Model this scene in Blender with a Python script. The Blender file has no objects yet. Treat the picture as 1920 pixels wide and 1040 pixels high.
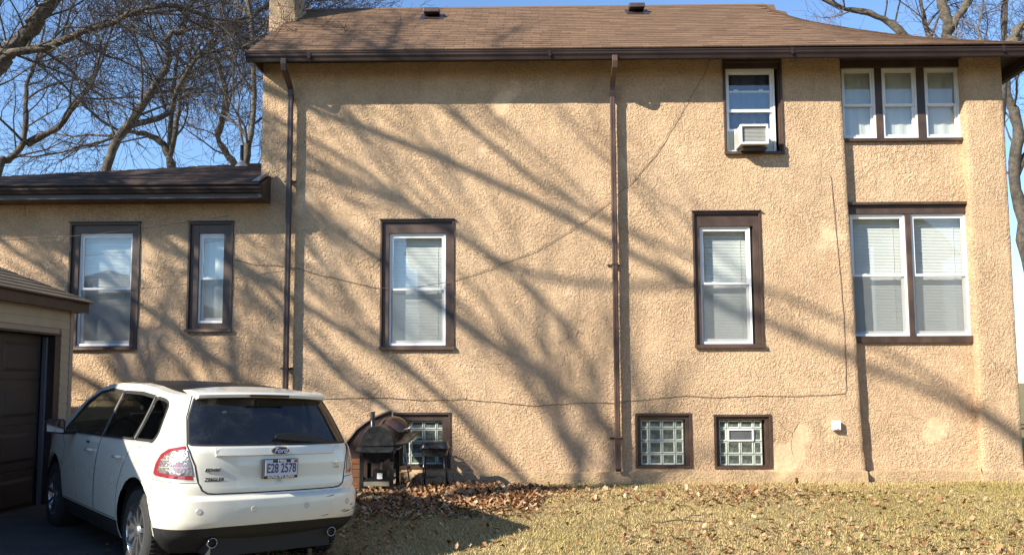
import bpy, bmesh, math, random
import numpy as np
from mathutils import Vector, Matrix, noise
from mathutils.geometry import delaunay_2d_cdt

random.seed(7)
scene = bpy.context.scene
R = math.radians

# ---------------------------------------------------------------- camera
CAM_YAW, CAM_PITCH, CAM_ROLL = 0.0136, 0.0854, 0.0047
cd = bpy.data.cameras.new('camera')
cam = bpy.data.objects.new('camera', cd)
scene.collection.objects.link(cam)
cam.matrix_world = (Matrix.Translation((0, 0, 1.70)) @ Matrix.Rotation(CAM_YAW, 4, 'Z')
                    @ Matrix.Rotation(math.pi / 2 + CAM_PITCH, 4, 'X') @ Matrix.Rotation(-CAM_ROLL, 4, 'Z'))
cd.sensor_width = 36.0
cd.lens = 29.436
cd.shift_y = 0.03356
cd.clip_start = 0.1
cd.clip_end = 2000
scene.camera = cam

# ---------------------------------------------------------------- sky and sun
SUN_AZ, SUN_EL = R(53), R(31)          # light travels towards +X,+Y and down
w = bpy.data.worlds.new('World')
scene.world = w
w.use_nodes = True
sky = w.node_tree.nodes.new('ShaderNodeTexSky')
sky.sky_type = 'NISHITA'
sky.sun_disc = False
sky.sun_elevation = SUN_EL
sky.sun_rotation = R(233)
sky.air_density = 1.0
sky.dust_density = 0.0
sky.ozone_density = 5.0
w.node_tree.links.new(sky.outputs[0], w.node_tree.nodes['Background'].inputs[0])
w.node_tree.nodes['Background'].inputs[1].default_value = 0.13
sl = bpy.data.lights.new('sun', 'SUN')
sl.energy = 5.0
sl.angle = R(0.53)
sl.color = (1.0, 0.93, 0.80)
so = bpy.data.objects.new('sun', sl)
scene.collection.objects.link(so)
SUN = Vector((math.sin(SUN_AZ) * math.cos(SUN_EL), math.cos(SUN_AZ) * math.cos(SUN_EL), -math.sin(SUN_EL)))
so.rotation_euler = SUN.to_track_quat('-Z', 'Y').to_euler()
so.location = (-15, -12, 14)
scene.view_settings.view_transform = 'Standard'
scene.view_settings.look = 'None'
scene.view_settings.gamma = 1.0
scene.view_settings.exposure = 0.92
scene.cycles.max_bounces = 8
scene.cycles.transparent_max_bounces = 24

# ---------------------------------------------------------------- helpers
COL = scene.collection
ORG = {}                                # world origin that an object's vertices are relative to


def tag(o, label=None, cat=None, group=None, kind=None):
    if label: o['label'] = label
    if cat: o['category'] = cat
    if group: o['group'] = group
    if kind: o['kind'] = kind
    return o


def thing(name, loc, label, cat, group=None, matrix=None):
    o = bpy.data.objects.new(name, None)
    o.empty_display_size = 0.3
    COL.objects.link(o)
    if matrix is not None:
        o.matrix_world = matrix
        ORG[o] = Vector((0, 0, 0))
    else:
        o.location = loc
        ORG[o] = Vector(loc)
    return tag(o, label, cat, group)


class MB:
    """collects vertices and faces of one mesh"""
    def __init__(s):
        s.v, s.f, s.m, s.t = [], [], [], []

    def add(s, vs, fs, mi=0, tone=0.0):
        b = len(s.v)
        s.v += [tuple(p) for p in vs]
        s.t += [tone] * len(vs)
        s.f += [tuple(b + i for i in f) for f in fs]
        s.m += [mi] * len(fs)
        return s

    def box(s, a, b, mi=0, tone=0.0):
        (x0, y0, z0), (x1, y1, z1) = a, b
        vs = [(x0, y0, z0), (x1, y0, z0), (x1, y1, z0), (x0, y1, z0), (x0, y0, z1), (x1, y0, z1), (x1, y1, z1), (x0, y1, z1)]
        return s.add(vs, [(0, 3, 2, 1), (4, 5, 6, 7), (0, 1, 5, 4), (1, 2, 6, 5), (2, 3, 7, 6), (3, 0, 4, 7)], mi, tone)

    def prism(s, poly, a, b, axis='x', mi=0):
        """poly of 2-D points extruded from a to b along an axis; 'x': (y,z), 'y': (x,z), 'z': (x,y)"""
        def P(p, t):
            return {'x': (t, p[0], p[1]), 'y': (p[0], t, p[1]), 'z': (p[0], p[1], t)}[axis]
        n = len(poly)
        vs = [P(p, a) for p in poly] + [P(p, b) for p in poly]
        fs = [tuple(range(n))[::-1], tuple(range(n, 2 * n))] + [(i, (i + 1) % n, n + (i + 1) % n, n + i) for i in range(n)]
        return s.add(vs, fs, mi)

    def tube(s, pts, r, n=8, mi=0, caps=True):
        pts = [Vector(p) for p in pts]
        rs = r if isinstance(r, (list, tuple)) else [r] * len(pts)
        vs, fs = [], []
        ref = None
        for i, p in enumerate(pts):
            d = (pts[min(i + 1, len(pts) - 1)] - pts[max(i - 1, 0)]).normalized()
            if ref is None:
                ref = d.cross(Vector((0, 0, 1)))
                if ref.length < 0.1: ref = d.cross(Vector((1, 0, 0)))
            u = (ref - d * ref.dot(d)).normalized()
            ref = u
            q = d.cross(u)
            for k in range(n):
                a = 2 * math.pi * k / n
                vs.append(p + (u * math.cos(a) + q * math.sin(a)) * rs[i])
        for i in range(len(pts) - 1):
            for k in range(n):
                fs.append((i * n + k, i * n + (k + 1) % n, (i + 1) * n + (k + 1) % n, (i + 1) * n + k))
        if caps:
            fs.append(tuple(range(n))[::-1])
            fs.append(tuple(range((len(pts) - 1) * n, len(pts) * n)))
        return s.add(vs, fs, mi)

    def lathe(s, prof, c, axis='z', n=24, mi=0, a0=0.0, a1=2 * math.pi):
        """prof: (radius, height) pairs turned round an axis through c"""
        full = abs(a1 - a0 - 2 * math.pi) < 1e-6
        m = n if full else n + 1
        vs, fs = [], []
        for (r, h) in prof:
            for k in range(m):
                a = a0 + (a1 - a0) * k / n
                x, y = r * math.cos(a), r * math.sin(a)
                d = {'z': (x, y, h), 'y': (x, h, y), 'x': (h, x, y)}[axis]
                vs.append((c[0] + d[0], c[1] + d[1], c[2] + d[2]))
        for i in range(len(prof) - 1):
            for k in range(n):
                k2 = (k + 1) % m
                fs.append((i * m + k, i * m + k2, (i + 1) * m + k2, (i + 1) * m + k))
        return s.add(vs, fs, mi)

    def sweep(s, path, xc, wd, th, mi=0):
        """rectangular pipe: path of (y,z), centred on xc, wd wide in X"""
        n = len(path)
        vs, fs = [], []
        for i, (y, z) in enumerate(path):
            a, b = path[max(i - 1, 0)], path[min(i + 1, n - 1)]
            d = Vector((b[0] - a[0], b[1] - a[1])).normalized()
            q = Vector((-d.y, d.x)) * th / 2
            vs += [(xc - wd / 2, y + q.x, z + q.y), (xc + wd / 2, y + q.x, z + q.y), (xc + wd / 2, y - q.x, z - q.y), (xc - wd / 2, y - q.x, z - q.y)]
        for i in range(n - 1):
            for k in range(4):
                fs.append((i * 4 + k, i * 4 + (k + 1) % 4, i * 4 + 4 + (k + 1) % 4, i * 4 + 4 + k))
        fs += [(0, 1, 2, 3), tuple(range(4 * n - 1, 4 * n - 5, -1))]
        return s.add(vs, fs, mi)

    def mesh(s, name, mats, off=Vector((0, 0, 0)), smooth=False, tone=False):
        me = bpy.data.meshes.new(name)
        off = tuple(off)
        me.from_pydata([(a - off[0], b - off[1], c - off[2]) for a, b, c in s.v], [], s.f)
        for m in (mats if isinstance(mats, (list, tuple)) else [mats]):
            me.materials.append(m)
        me.polygons.foreach_set('material_index', s.m)
        if smooth: me.polygons.foreach_set('use_smooth', [True] * len(me.polygons))
        if tone:
            at = me.attributes.new('tone', 'FLOAT', 'POINT')
            at.data.foreach_set('value', s.t)
        me.update()
        return me

    def build(s, name, mats, parent=None, smooth=False, tone=False, bevel=0.0, fix=True):
        off = ORG[parent] if parent else Vector((0, 0, 0))
        me = s.mesh(name, mats, off, smooth, tone)
        if fix or bevel:
            bm = bmesh.new(); bm.from_mesh(me)
            if fix: bmesh.ops.recalc_face_normals(bm, faces=bm.faces)
            if bevel:
                bmesh.ops.bevel(bm, geom=list(bm.edges), offset=bevel, segments=2, affect='EDGES', profile=0.6)
            bm.to_mesh(me); bm.free()
        o = bpy.data.objects.new(name, me)
        COL.objects.link(o)
        if parent: o.parent = parent
        ORG[o] = off
        return o


def piece(name, me, parent, loc, rot=None, scale=None):
    """an object that shares mesh data, placed in world space under a parent"""
    o = bpy.data.objects.new(name, me)
    COL.objects.link(o)
    o.parent = parent
    off = ORG[parent] if parent else Vector((0, 0, 0))
    o.location = Vector(loc) - off
    if rot: o.rotation_euler = rot
    if scale: o.scale = scale
    ORG[o] = Vector(loc)
    return o


# ---------------------------------------------------------------- materials
def mat(name, col, rough=0.6, metal=0.0, spec=0.5, var=0.0, vscale=3.0, bump=0.0, bscale=40.0, col2=None, coat=0.0, c2scale=2.0, bdist=0.01, tone=None):
    m = bpy.data.materials.new(name)
    m.use_nodes = True
    nt = m.node_tree
    N, L = nt.nodes, nt.links
    b = N['Principled BSDF']
    b.inputs['Roughness'].default_value = rough
    b.inputs['Metallic'].default_value = metal
    b.inputs['Specular IOR Level'].default_value = spec
    b.inputs['Coat Weight'].default_value = coat
    b.inputs['Coat Roughness'].default_value = 0.05
    tc = N.new('ShaderNodeTexCoord')
    base = None
    if col2 is not None:
        nz = N.new('ShaderNodeTexNoise'); nz.inputs['Scale'].default_value = c2scale; nz.inputs['Detail'].default_value = 6
        L.new(tc.outputs['Object'], nz.inputs['Vector'])
        rp = N.new('ShaderNodeMapRange'); rp.inputs[1].default_value = 0.35; rp.inputs[2].default_value = 0.65
        L.new(nz.outputs['Fac'], rp.inputs[0])
        mx = N.new('ShaderNodeMix'); mx.data_type = 'RGBA'
        mx.inputs[6].default_value = (*col, 1); mx.inputs[7].default_value = (*col2, 1)
        if tone:
            at = N.new('ShaderNodeAttribute'); at.attribute_name = 'tone'
            oi = N.new('ShaderNodeObjectInfo')
            ad = N.new('ShaderNodeMath'); ad.operation = 'ADD'
            L.new(at.outputs['Fac'], ad.inputs[0]); L.new(oi.outputs['Random'], ad.inputs[1])
            fr = N.new('ShaderNodeMath'); fr.operation = 'FRACT'; L.new(ad.outputs[0], fr.inputs[0])
            m2 = N.new('ShaderNodeMix'); m2.data_type = 'FLOAT'; m2.inputs[0].default_value = tone
            L.new(rp.outputs[0], m2.inputs[2]); L.new(fr.outputs[0], m2.inputs[3])
            L.new(m2.outputs[0], mx.inputs[0])
        else:
            L.new(rp.outputs[0], mx.inputs[0])
        base = mx.outputs[2]
    if var:
        nz = N.new('ShaderNodeTexNoise'); nz.inputs['Scale'].default_value = vscale; nz.inputs['Detail'].default_value = 8
        L.new(tc.outputs['Object'], nz.inputs['Vector'])
        mr = N.new('ShaderNodeMapRange'); mr.inputs[1].default_value = 0.3; mr.inputs[2].default_value = 0.7
        mr.inputs[3].default_value = 1 - var; mr.inputs[4].default_value = 1 + var
        L.new(nz.outputs['Fac'], mr.inputs[0])
        hs = N.new('ShaderNodeHueSaturation')
        hs.inputs['Color'].default_value = (*col, 1)
        if base is not None: L.new(base, hs.inputs['Color'])
        L.new(mr.outputs[0], hs.inputs['Value'])
        base = hs.outputs[0]
        mr2 = N.new('ShaderNodeMapRange'); mr2.inputs[1].default_value = 0.3; mr2.inputs[2].default_value = 0.7
        mr2.inputs[3].default_value = max(0.0, rough - var * 0.4); mr2.inputs[4].default_value = min(1.0, rough + var * 0.4)
        L.new(nz.outputs['Fac'], mr2.inputs[0]); L.new(mr2.outputs[0], b.inputs['Roughness'])
    if base is not None: L.new(base, b.inputs['Base Color'])
    else: b.inputs['Base Color'].default_value = (*col, 1)
    if bump:
        nz = N.new('ShaderNodeTexNoise'); nz.inputs['Scale'].default_value = bscale; nz.inputs['Detail'].default_value = 5
        L.new(tc.outputs['Object'], nz.inputs['Vector'])
        bp = N.new('ShaderNodeBump'); bp.inputs['Strength'].default_value = bump; bp.inputs['Distance'].default_value = bdist
        L.new(nz.outputs['Fac'], bp.inputs['Height']); L.new(bp.outputs[0], b.inputs['Normal'])
    return m


def glass(name, tint=(0.9, 0.95, 0.93), ior=1.5, rough=0.0, wave=0.0, wscale=3.0, gl=(1, 1, 1), refl=0.05):
    """thin pane: see-through with Fresnel reflection, so daylight passes"""
    m = bpy.data.materials.new(name)
    m.use_nodes = True
    nt = m.node_tree; N, L = nt.nodes, nt.links
    N.remove(N['Principled BSDF'])
    tr = N.new('ShaderNodeBsdfTransparent'); tr.inputs[0].default_value = (*tint, 1)
    gs = N.new('ShaderNodeBsdfGlossy'); gs.inputs['Roughness'].default_value = rough; gs.inputs[0].default_value = (*gl, 1)
    fr = N.new('ShaderNodeLayerWeight'); fr.inputs[0].default_value = 0.5      # facing = 1 - |N.I|, the same from both sides
    pw = N.new('ShaderNodeMath'); pw.operation = 'POWER'; pw.inputs[1].default_value = 5.0
    L.new(fr.outputs['Facing'], pw.inputs[0])
    ml = N.new('ShaderNodeMath'); ml.operation = 'MULTIPLY_ADD'; ml.inputs[1].default_value = 0.9; ml.inputs[2].default_value = refl; ml.use_clamp = True
    mx = N.new('ShaderNodeMixShader')
    L.new(pw.outputs[0], ml.inputs[0]); L.new(ml.outputs[0], mx.inputs[0]); L.new(tr.outputs[0], mx.inputs[1]); L.new(gs.outputs[0], mx.inputs[2])
    if wave:
        tc = N.new('ShaderNodeTexCoord')
        nz = N.new('ShaderNodeTexNoise'); nz.inputs['Scale'].default_value = wscale; nz.inputs['Detail'].default_value = 2
        L.new(tc.outputs['Object'], nz.inputs['Vector'])
        bp = N.new('ShaderNodeBump'); bp.inputs['Strength'].default_value = wave; bp.inputs['Distance'].default_value = 0.02
        L.new(nz.outputs['Fac'], bp.inputs['Height']); L.new(bp.outputs[0], gs.inputs['Normal']); L.new(bp.outputs[0], fr.inputs['Normal'])
    L.new(mx.outputs[0], N['Material Output'].inputs[0])
    return m


def stucco(name, c1, c2, relief=1.0):
    """spatter-dash stucco: wormy relief that is worn smooth in patches"""
    m = bpy.data.materials.new(name)
    m.use_nodes = True
    nt = m.node_tree; N, L = nt.nodes, nt.links
    b = N['Principled BSDF']
    b.inputs['Roughness'].default_value = 0.9
    b.inputs['Specular IOR Level'].default_value = 0.15
    tc = N.new('ShaderNodeTexCoord')
    P = tc.outputs['Object']

    def nz(scale, det=4, vec=None, dist=0.0):
        n = N.new('ShaderNodeTexNoise'); n.inputs['Scale'].default_value = scale; n.inputs['Detail'].default_value = det
        n.inputs['Distortion'].default_value = dist
        L.new(vec or P, n.inputs['Vector']); return n.outputs['Fac']

    def mr(v, a, bb, c=0.0, d=1.0):
        n = N.new('ShaderNodeMapRange'); n.inputs[1].default_value = a; n.inputs[2].default_value = bb; n.inputs[3].default_value = c; n.inputs[4].default_value = d
        L.new(v, n.inputs[0]); return n.outputs[0]

    def mth(op, x, y):
        n = N.new('ShaderNodeMath'); n.operation = op
        for i, q in enumerate((x, y)):
            if isinstance(q, (int, float)): n.inputs[i].default_value = q
            else: L.new(q, n.inputs[i])
        return n.outputs[0]
    worm = nz(15, 3, dist=0.55)
    ridge = mr(mth('ABSOLUTE', mth('SUBTRACT', worm, 0.5), 0.0), 0.0, 0.07, 0.0, 1.0)
    blob = mr(nz(24, 3, dist=0.4), 0.42, 0.58)
    fine = mr(nz(56, 3, dist=0.5), 0.36, 0.62)
    patch = mr(nz(2.1, 3), 0.38, 0.62, 0.22, 1.0)
    smooth = mr(nz(0.7, 3), 0.63, 0.68, 1.0, 0.12)          # trowelled repairs
    # hairline cracks that wander over a few areas
    wp = N.new('ShaderNodeTexNoise'); wp.inputs['Scale'].default_value = 1.7; wp.inputs['Detail'].default_value = 5
    L.new(P, wp.inputs['Vector'])
    va = N.new('ShaderNodeMixRGB'); va.blend_type = 'ADD'; va.inputs[0].default_value = 0.9
    L.new(P, va.inputs[1]); L.new(wp.outputs['Color'], va.inputs[2])
    vo = N.new('ShaderNodeTexVoronoi'); vo.feature = 'DISTANCE_TO_EDGE'; vo.inputs['Scale'].default_value = 0.55
    L.new(va.outputs[0], vo.inputs['Vector'])
    crack = mth('MULTIPLY', mr(vo.outputs['Distance'], 0.0, 0.006, 1.0, 0.0), mr(nz(0.8, 3), 0.52, 0.60))
    h = mth('ADD', mth('MULTIPLY', mth('MULTIPLY', mth('ADD', mth('MULTIPLY', ridge, 0.45), mth('MULTIPLY', blob, 0.70)), patch), smooth), mth('MULTIPLY', mth('MULTIPLY', fine, 0.62), smooth))
    h = mth('SUBTRACT', h, mth('MULTIPLY', crack, 0.7))
    bp = N.new('ShaderNodeBump'); bp.inputs['Strength'].default_value = 1.0 * relief; bp.inputs['Distance'].default_value = 0.021
    L.new(h, bp.inputs['Height']); L.new(bp.outputs[0], b.inputs['Normal'])
    mx = N.new('ShaderNodeMix'); mx.data_type = 'RGBA'
    mx.inputs[6].default_value = (*c1, 1); mx.inputs[7].default_value = (*c2, 1)
    L.new(mr(nz(0.9, 4), 0.35, 0.68), mx.inputs[0])
    hs = N.new('ShaderNodeHueSaturation')
    L.new(mx.outputs[2], hs.inputs['Color'])
    mp = N.new('ShaderNodeMapping'); mp.inputs['Scale'].default_value = (5.0, 1.0, 0.35); L.new(P, mp.inputs['Vector'])
    streak = mr(nz(1.3, 3, mp.outputs[0]), 0.58, 0.78, 1.0, 0.88)      # rain-washed vertical stains
    tone_ = mth('MULTIPLY', mth('MULTIPLY', mr(nz(7, 3), 0.3, 0.7, 0.92, 1.07), mr(blob, 0, 1, 0.92, 1.06)), mth('MULTIPLY', streak, mr(crack, 0, 1, 1.0, 0.75)))
    L.new(mth('MULTIPLY', tone_, mr(smooth, 0.12, 1.0, 1.0, 1.0)), hs.inputs['Value'])
    L.new(hs.outputs[0], b.inputs['Base Color'])
    return m


M = {}
M['stucco'] = stucco('tan_stucco', (0.78, 0.542, 0.335), (0.655, 0.445, 0.27))
M['footing'] = stucco('tan_footing', (0.62, 0.43, 0.25), (0.47, 0.33, 0.195), 0.7)
M['trim'] = mat('brown_trim', (0.086, 0.052, 0.036), 0.5, col2=(0.062, 0.039, 0.029), c2scale=3, var=0.22, vscale=5, bump=0.1, bscale=25)
M['trim_dark'] = mat('dark_brown_trim', (0.045, 0.028, 0.024), 0.4, var=0.2, vscale=4)
M['soffit'] = mat('soffit_brown', (0.042, 0.026, 0.021), 0.6, var=0.15)
M['gutter'] = mat('gutter_brown', (0.028, 0.017, 0.014), 0.55, var=0.2, vscale=3, spec=0.3)
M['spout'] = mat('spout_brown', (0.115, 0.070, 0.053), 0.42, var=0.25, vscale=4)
M['spout_shaded'] = mat('spout_brown_shaded', (0.060, 0.038, 0.030), 0.45, var=0.25, vscale=4)  # left spout: the same brown with tree shade put into its colour
M['sky_sheet'] = mat('navy_sky_sheet', (0.10, 0.12, 0.18), 0.9, var=0.2)  # blue that stands in for sky mirrored in the upstairs panes
M['vinyl'] = mat('white_vinyl', (0.80, 0.80, 0.78), 0.4, var=0.05, vscale=9)
M['blind'] = mat('white_blind', (0.82, 0.84, 0.80), 0.55, var=0.04)
M['shade'] = mat('roller_shade', (0.60, 0.62, 0.58), 0.8, var=0.06)
M['pane'] = glass('window_glass', (0.90, 0.92, 0.91), wave=0.14, wscale=1.2, refl=0.13)
M['shingle'] = mat('brown_shingle', (0.215, 0.131, 0.078), 0.9, col2=(0.142, 0.088, 0.055), c2scale=1.2, tone=0.75, var=0.25, vscale=60, bump=0.35, bscale=160, bdist=0.004, spec=0.2)
M['shingle_dark'] = mat('dark_shingle', (0.085, 0.055, 0.042), 0.85, col2=(0.05, 0.034, 0.028), c2scale=1.2, tone=0.7, var=0.25, vscale=60, bump=0.35, bscale=160, bdist=0.004, spec=0.3)
M['shingle_tan'] = mat('tan_shingle', (0.22, 0.17, 0.115), 0.9, col2=(0.15, 0.115, 0.08), c2scale=1.2, tone=0.7, var=0.25, vscale=60, bump=0.35, bscale=160, bdist=0.004, spec=0.2)
M['siding'] = mat('tan_siding', (0.42, 0.345, 0.235), 0.55, var=0.10, vscale=3)
M['siding_trim'] = mat('siding_trim', (0.36, 0.28, 0.20), 0.55, var=0.10)
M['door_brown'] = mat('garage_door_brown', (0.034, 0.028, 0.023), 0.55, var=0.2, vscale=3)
M['galv'] = mat('galvanised', (0.45, 0.46, 0.47), 0.4, metal=0.7, var=0.15)
M['black_metal'] = mat('black_enamel', (0.016, 0.017, 0.018), 0.32, var=0.35, vscale=12, bump=0.05, bscale=60)
M['black_plastic'] = mat('black_plastic', (0.015, 0.015, 0.016), 0.45, var=0.2, vscale=20)
M['brown_enamel'] = mat('brown_enamel', (0.050, 0.030, 0.022), 0.18, var=0.2, vscale=9, coat=0.3)
M['cable'] = mat('cable', (0.13, 0.085, 0.06), 0.7, var=0.2)
M['white_plastic'] = mat('white_plastic', (0.82, 0.82, 0.80), 0.4, var=0.06)
M['grille'] = mat('grille_grey', (0.42, 0.42, 0.38), 0.5, var=0.15)
M['bark'] = mat('bark', (0.12, 0.097, 0.072), 0.95, col2=(0.050, 0.042, 0.034), c2scale=6, var=0.4, vscale=25, bump=0.9, bscale=22, bdist=0.03)
M['bark_light'] = mat('pale_bark', (0.15, 0.122, 0.086), 0.95, col2=(0.06, 0.05, 0.039), c2scale=7, var=0.35, vscale=25, bump=0.9, bscale=22, bdist=0.03)
M['twig'] = mat('twig', (0.065, 0.050, 0.045), 0.9, col2=(0.036, 0.030, 0.028), c2scale=1.5)
M['twig_pale'] = mat('pale_twig', (0.22, 0.165, 0.15), 0.9, col2=(0.12, 0.09, 0.085), c2scale=1.5)

# ---------------------------------------------------------------- ground
def ss(t):
    t = min(1.0, max(0.0, t)); return t * t * (3 - 2 * t)


def gz(x, y):
    """height of the ground: the lawn rises to the wall, the drive rises to the garage"""
    near = ss((y + 25) / 15) * ss((25 - y) / 8)
    hx = -0.035 * (max(-7.5, min(x, -2.0)) + 2.0) * near * ss((11 + x) / 3 + 0.4)
    hy = 0.18 * ss((y - 7.6) / 5.2) * ss((x + 4.6) / 2.6) * ss((26 - y) / 6)
    return hx + hy


def ground_noise(x, y):
    return 0.012 * noise.noise(Vector((x * 1.7, y * 1.7, 0))) + 0.006 * noise.noise(Vector((x * 6, y * 6, 3)))


def sheet(xs, ys, fz):
    mb = MB()
    nx, ny = len(xs), len(ys)
    mb.v = [(x, y, fz(x, y)) for y in ys for x in xs]
    mb.t = [0] * len(mb.v)
    mb.f = [(j * nx + i, j * nx + i + 1, (j + 1) * nx + i + 1, (j + 1) * nx + i) for j in range(ny - 1) for i in range(nx - 1)]
    mb.m = [0] * len(mb.f)
    return mb


def ground_mat():
    m = bpy.data.materials.new('dormant_lawn'); m.use_nodes = True
    nt = m.node_tree; N, L = nt.nodes, nt.links
    b = N['Principled BSDF']; b.inputs['Roughness'].default_value = 0.95; b.inputs['Specular IOR Level'].default_value = 0.1
    tc = N.new('ShaderNodeTexCoord')

    def nz(s, d=6):
        n = N.new('ShaderNodeTexNoise'); n.inputs['Scale'].default_value = s; n.inputs['Detail'].default_value = d
        L.new(tc.outputs['Object'], n.inputs['Vector']); return n.outputs['Fac']

    def ramp(v, stops):
        n = N.new('ShaderNodeValToRGB'); L.new(v, n.inputs[0])
        e = n.color_ramp.elements
        e[0].position, e[0].color = stops[0][0], (*stops[0][1], 1)
        e[1].position, e[1].color = stops[1][0], (*stops[1][1], 1)
        for p, c in stops[2:]:
            q = e.new(p); q.color = (*c, 1)
        return n.outputs[0]
    a = ramp(nz(0.8), [(0.38, (0.29, 0.215, 0.095)), (0.62, (0.235, 0.195, 0.065))])
    c = ramp(nz(38, 8), [(0.35, (0.08, 0.058, 0.034)), (0.65, (0.38, 0.30, 0.16))])
    mx = N.new('ShaderNodeMix'); mx.data_type = 'RGBA'; mx.inputs[0].default_value = 0.5
    L.new(a, mx.inputs[6]); L.new(c, mx.inputs[7]); L.new(mx.outputs[2], b.inputs['Base Color'])
    bp = N.new('ShaderNodeBump'); bp.inputs['Strength'].default_value = 0.8; bp.inputs['Distance'].default_value = 0.03
    L.new(nz(45, 8), bp.inputs['Height']); L.new(bp.outputs[0], b.inputs['Normal'])
    return m


M['lawn'] = ground_mat()
xs = sorted(set([-900, -400, -180, -90, -50, -30, -20] + [round(-14 + 0.2 * i, 3) for i in range(125)] + [14, 20, 30, 50, 90, 180, 400, 900]))
ys = sorted(set([-900, -400, -180, -90, -50, -30, -20, -14, -9, -5, -2, 1, 3] + [round(4 + 0.2 * i, 3) for i in range(56)] + [16, 18, 20, 24, 30, 50, 90, 180, 400, 900]))
g = sheet(xs, ys, lambda x, y: gz(x, y) + (ground_noise(x, y) if -14 < x < 11 and 3 < y < 15 else 0)).build('lawn', M['lawn'], smooth=True, fix=False)
tag(g, 'dormant yellow-brown lawn in front of the stucco house', 'lawn', kind='structure')
M['drive'] = mat('dark_asphalt', (0.050, 0.047, 0.044), 0.9, col2=(0.075, 0.066, 0.055), c2scale=2.5, var=0.3, vscale=30, bump=0.7, bscale=90, bdist=0.01)
mb = MB()
dys = [-16 + 0.4 * i for i in range(70)]
rows = []
for y in dys:
    xr = -2.55 + 0.25 * noise.noise(Vector((y * 0.9, 2.2, 0))) + 0.10 * noise.noise(Vector((y * 4, 5, 0))) - max(0, y - 9.5) * 0.55
    xl = -11.5 if y < 6.2 else -6.32
    rows.append([(xl + (xr - xl) * i / 24, y) for i in range(25)])
for j, rw in enumerate(rows):
    mb.v += [(x, y, gz(x, y) + 0.018 * (1 if i < 24 else -0.9)) for i, (x, y) in enumerate(rw)]
mb.t = [0] * len(mb.v)
mb.f = [(j * 25 + i, j * 25 + i + 1, (j + 1) * 25 + i + 1, (j + 1) * 25 + i) for j in range(len(rows) - 1) for i in range(24) if rows[j][24][0] > rows[j][0][0] + 0.3]
mb.m = [0] * len(mb.f)
tag(mb.build('driveway', M['drive'], smooth=True, fix=False), 'dark asphalt drive under the white car', 'driveway', kind='structure')
# ---------------------------------------------------------------- house
YW, YB = 13.0, 13.15                     # main wall face, recessed bay face
house = thing('stucco_house', (1.7, 13.0, 0.18), 'tan stucco two-storey house with brown trim and a low annex', 'house')


def lines(a, b, step, cuts):
    n = max(1, int(round((b - a) / step)))
    base = [a + (b - a) * i / n for i in range(n + 1)]
    keep = [t for t in base if all(abs(t - c) > step * 0.3 for c in cuts) or t in (a, b)]
    return sorted(set(keep + [c for c in cuts if a < c < b]))


def wall_sheet(name, x0, x1, z0, z1, holes, yw, edge=None, step=0.06, amp=0.006, back=None, top=None):
    xs_ = lines(x0, x1, step, [c for h in holes for c in h[:2]])
    zs_ = lines(z0, z1, step, [c for h in holes for c in h[2:]])
    mb = MB()
    nx = len(xs_)

    def P(x, z):
        d = amp * noise.noise(Vector((x * 2.2, z * 2.2, yw))) + amp * 0.8 * noise.noise(Vector((x * 8, z * 8, yw + 4)))
        xx = x
        if edge: xx = x + edge(x, z)
        return (xx, yw + d, z)
    mb.v = [P(x, z) for z in zs_ for x in xs_]
    for j in range(len(zs_) - 1):
        for i in range(nx - 1):
            cx, cz = (xs_[i] + xs_[i + 1]) / 2, (zs_[j] + zs_[j + 1]) / 2
            if top and cz > top(cx): continue
            if any(h[0] < cx < h[1] and h[2] < cz < h[3] for h in holes): continue
            mb.f.append((j * nx + i, j * nx + i + 1, (j + 1) * nx + i + 1, (j + 1) * nx + i))
    if back:                             # return face at the right edge, set back into the bay
        b0 = len(mb.v)
        for j, z in enumerate(zs_):
            q = mb.v[j * nx + nx - 1]
            mb.v.append((q[0] + 0.012, q[1] + 0.02, z)); mb.v.append((q[0] + 0.012, back, z))
        for j in range(len(zs_) - 1):
            a, c = j * nx + nx - 1, (j + 1) * nx + nx - 1
            mb.f.append((a, b0 + 2 * j, b0 + 2 * j + 2, c))
            mb.f.append((b0 + 2 * j, b0 + 2 * j + 1, b0 + 2 * j + 3, b0 + 2 * j + 2))
    mb.m = [0] * len(mb.f); mb.t = [0] * len(mb.v)
    return mb.build(name, M['stucco'], house, smooth=True, fix=False)


# outer rectangles (x0, x1, z0, z1) of every opening in the main wall
WIN = {
    'A': (-2.24, -1.08, 2.235, 4.27), 'B': (2.655, 3.72, 2.237, 4.365), 'C': (-7.16, -6.04, 2.26, 4.26),
    'D': (-5.275, -4.565, 2.53, 4.26), 'AC': (3.19, 4.125, 5.28, 6.80), 'b1': (-2.02, -1.13, 0.41, 1.265),
    'b2': (1.706, 2.570, 0.405, 1.240), 'b3': (2.912, 3.793, 0.393, 1.214)}
hol = [(a + 0.012, b - 0.012, c + 0.012, d - 0.012) for a, b, c, d in WIN.values()]


def edge_main(x, z):
    t = ss((x - 4.55) / 0.45)
    return t * (0.13 * (6.8 - z) / 6.5 + 0.012 * noise.noise(Vector((3, 1, z * 5))) + 0.008 * noise.noise(Vector((3, 9, z * 14))) + 0.03 * ss((1.2 - z) / 1.0))


wall_sheet('wall', -10.4, 5.045, 0.05, 6.86, hol, YW, edge_main, back=YB + 0.02, top=lambda x: 4.74 if x < -4.145 else 9)
wall_sheet('bay_wall', 5.02, 7.02, 0.05, 6.86, [(5.08, 7.085, 5.53, 6.79), (5.10, 7.07, 2.33, 4.49)], YB)
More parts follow.
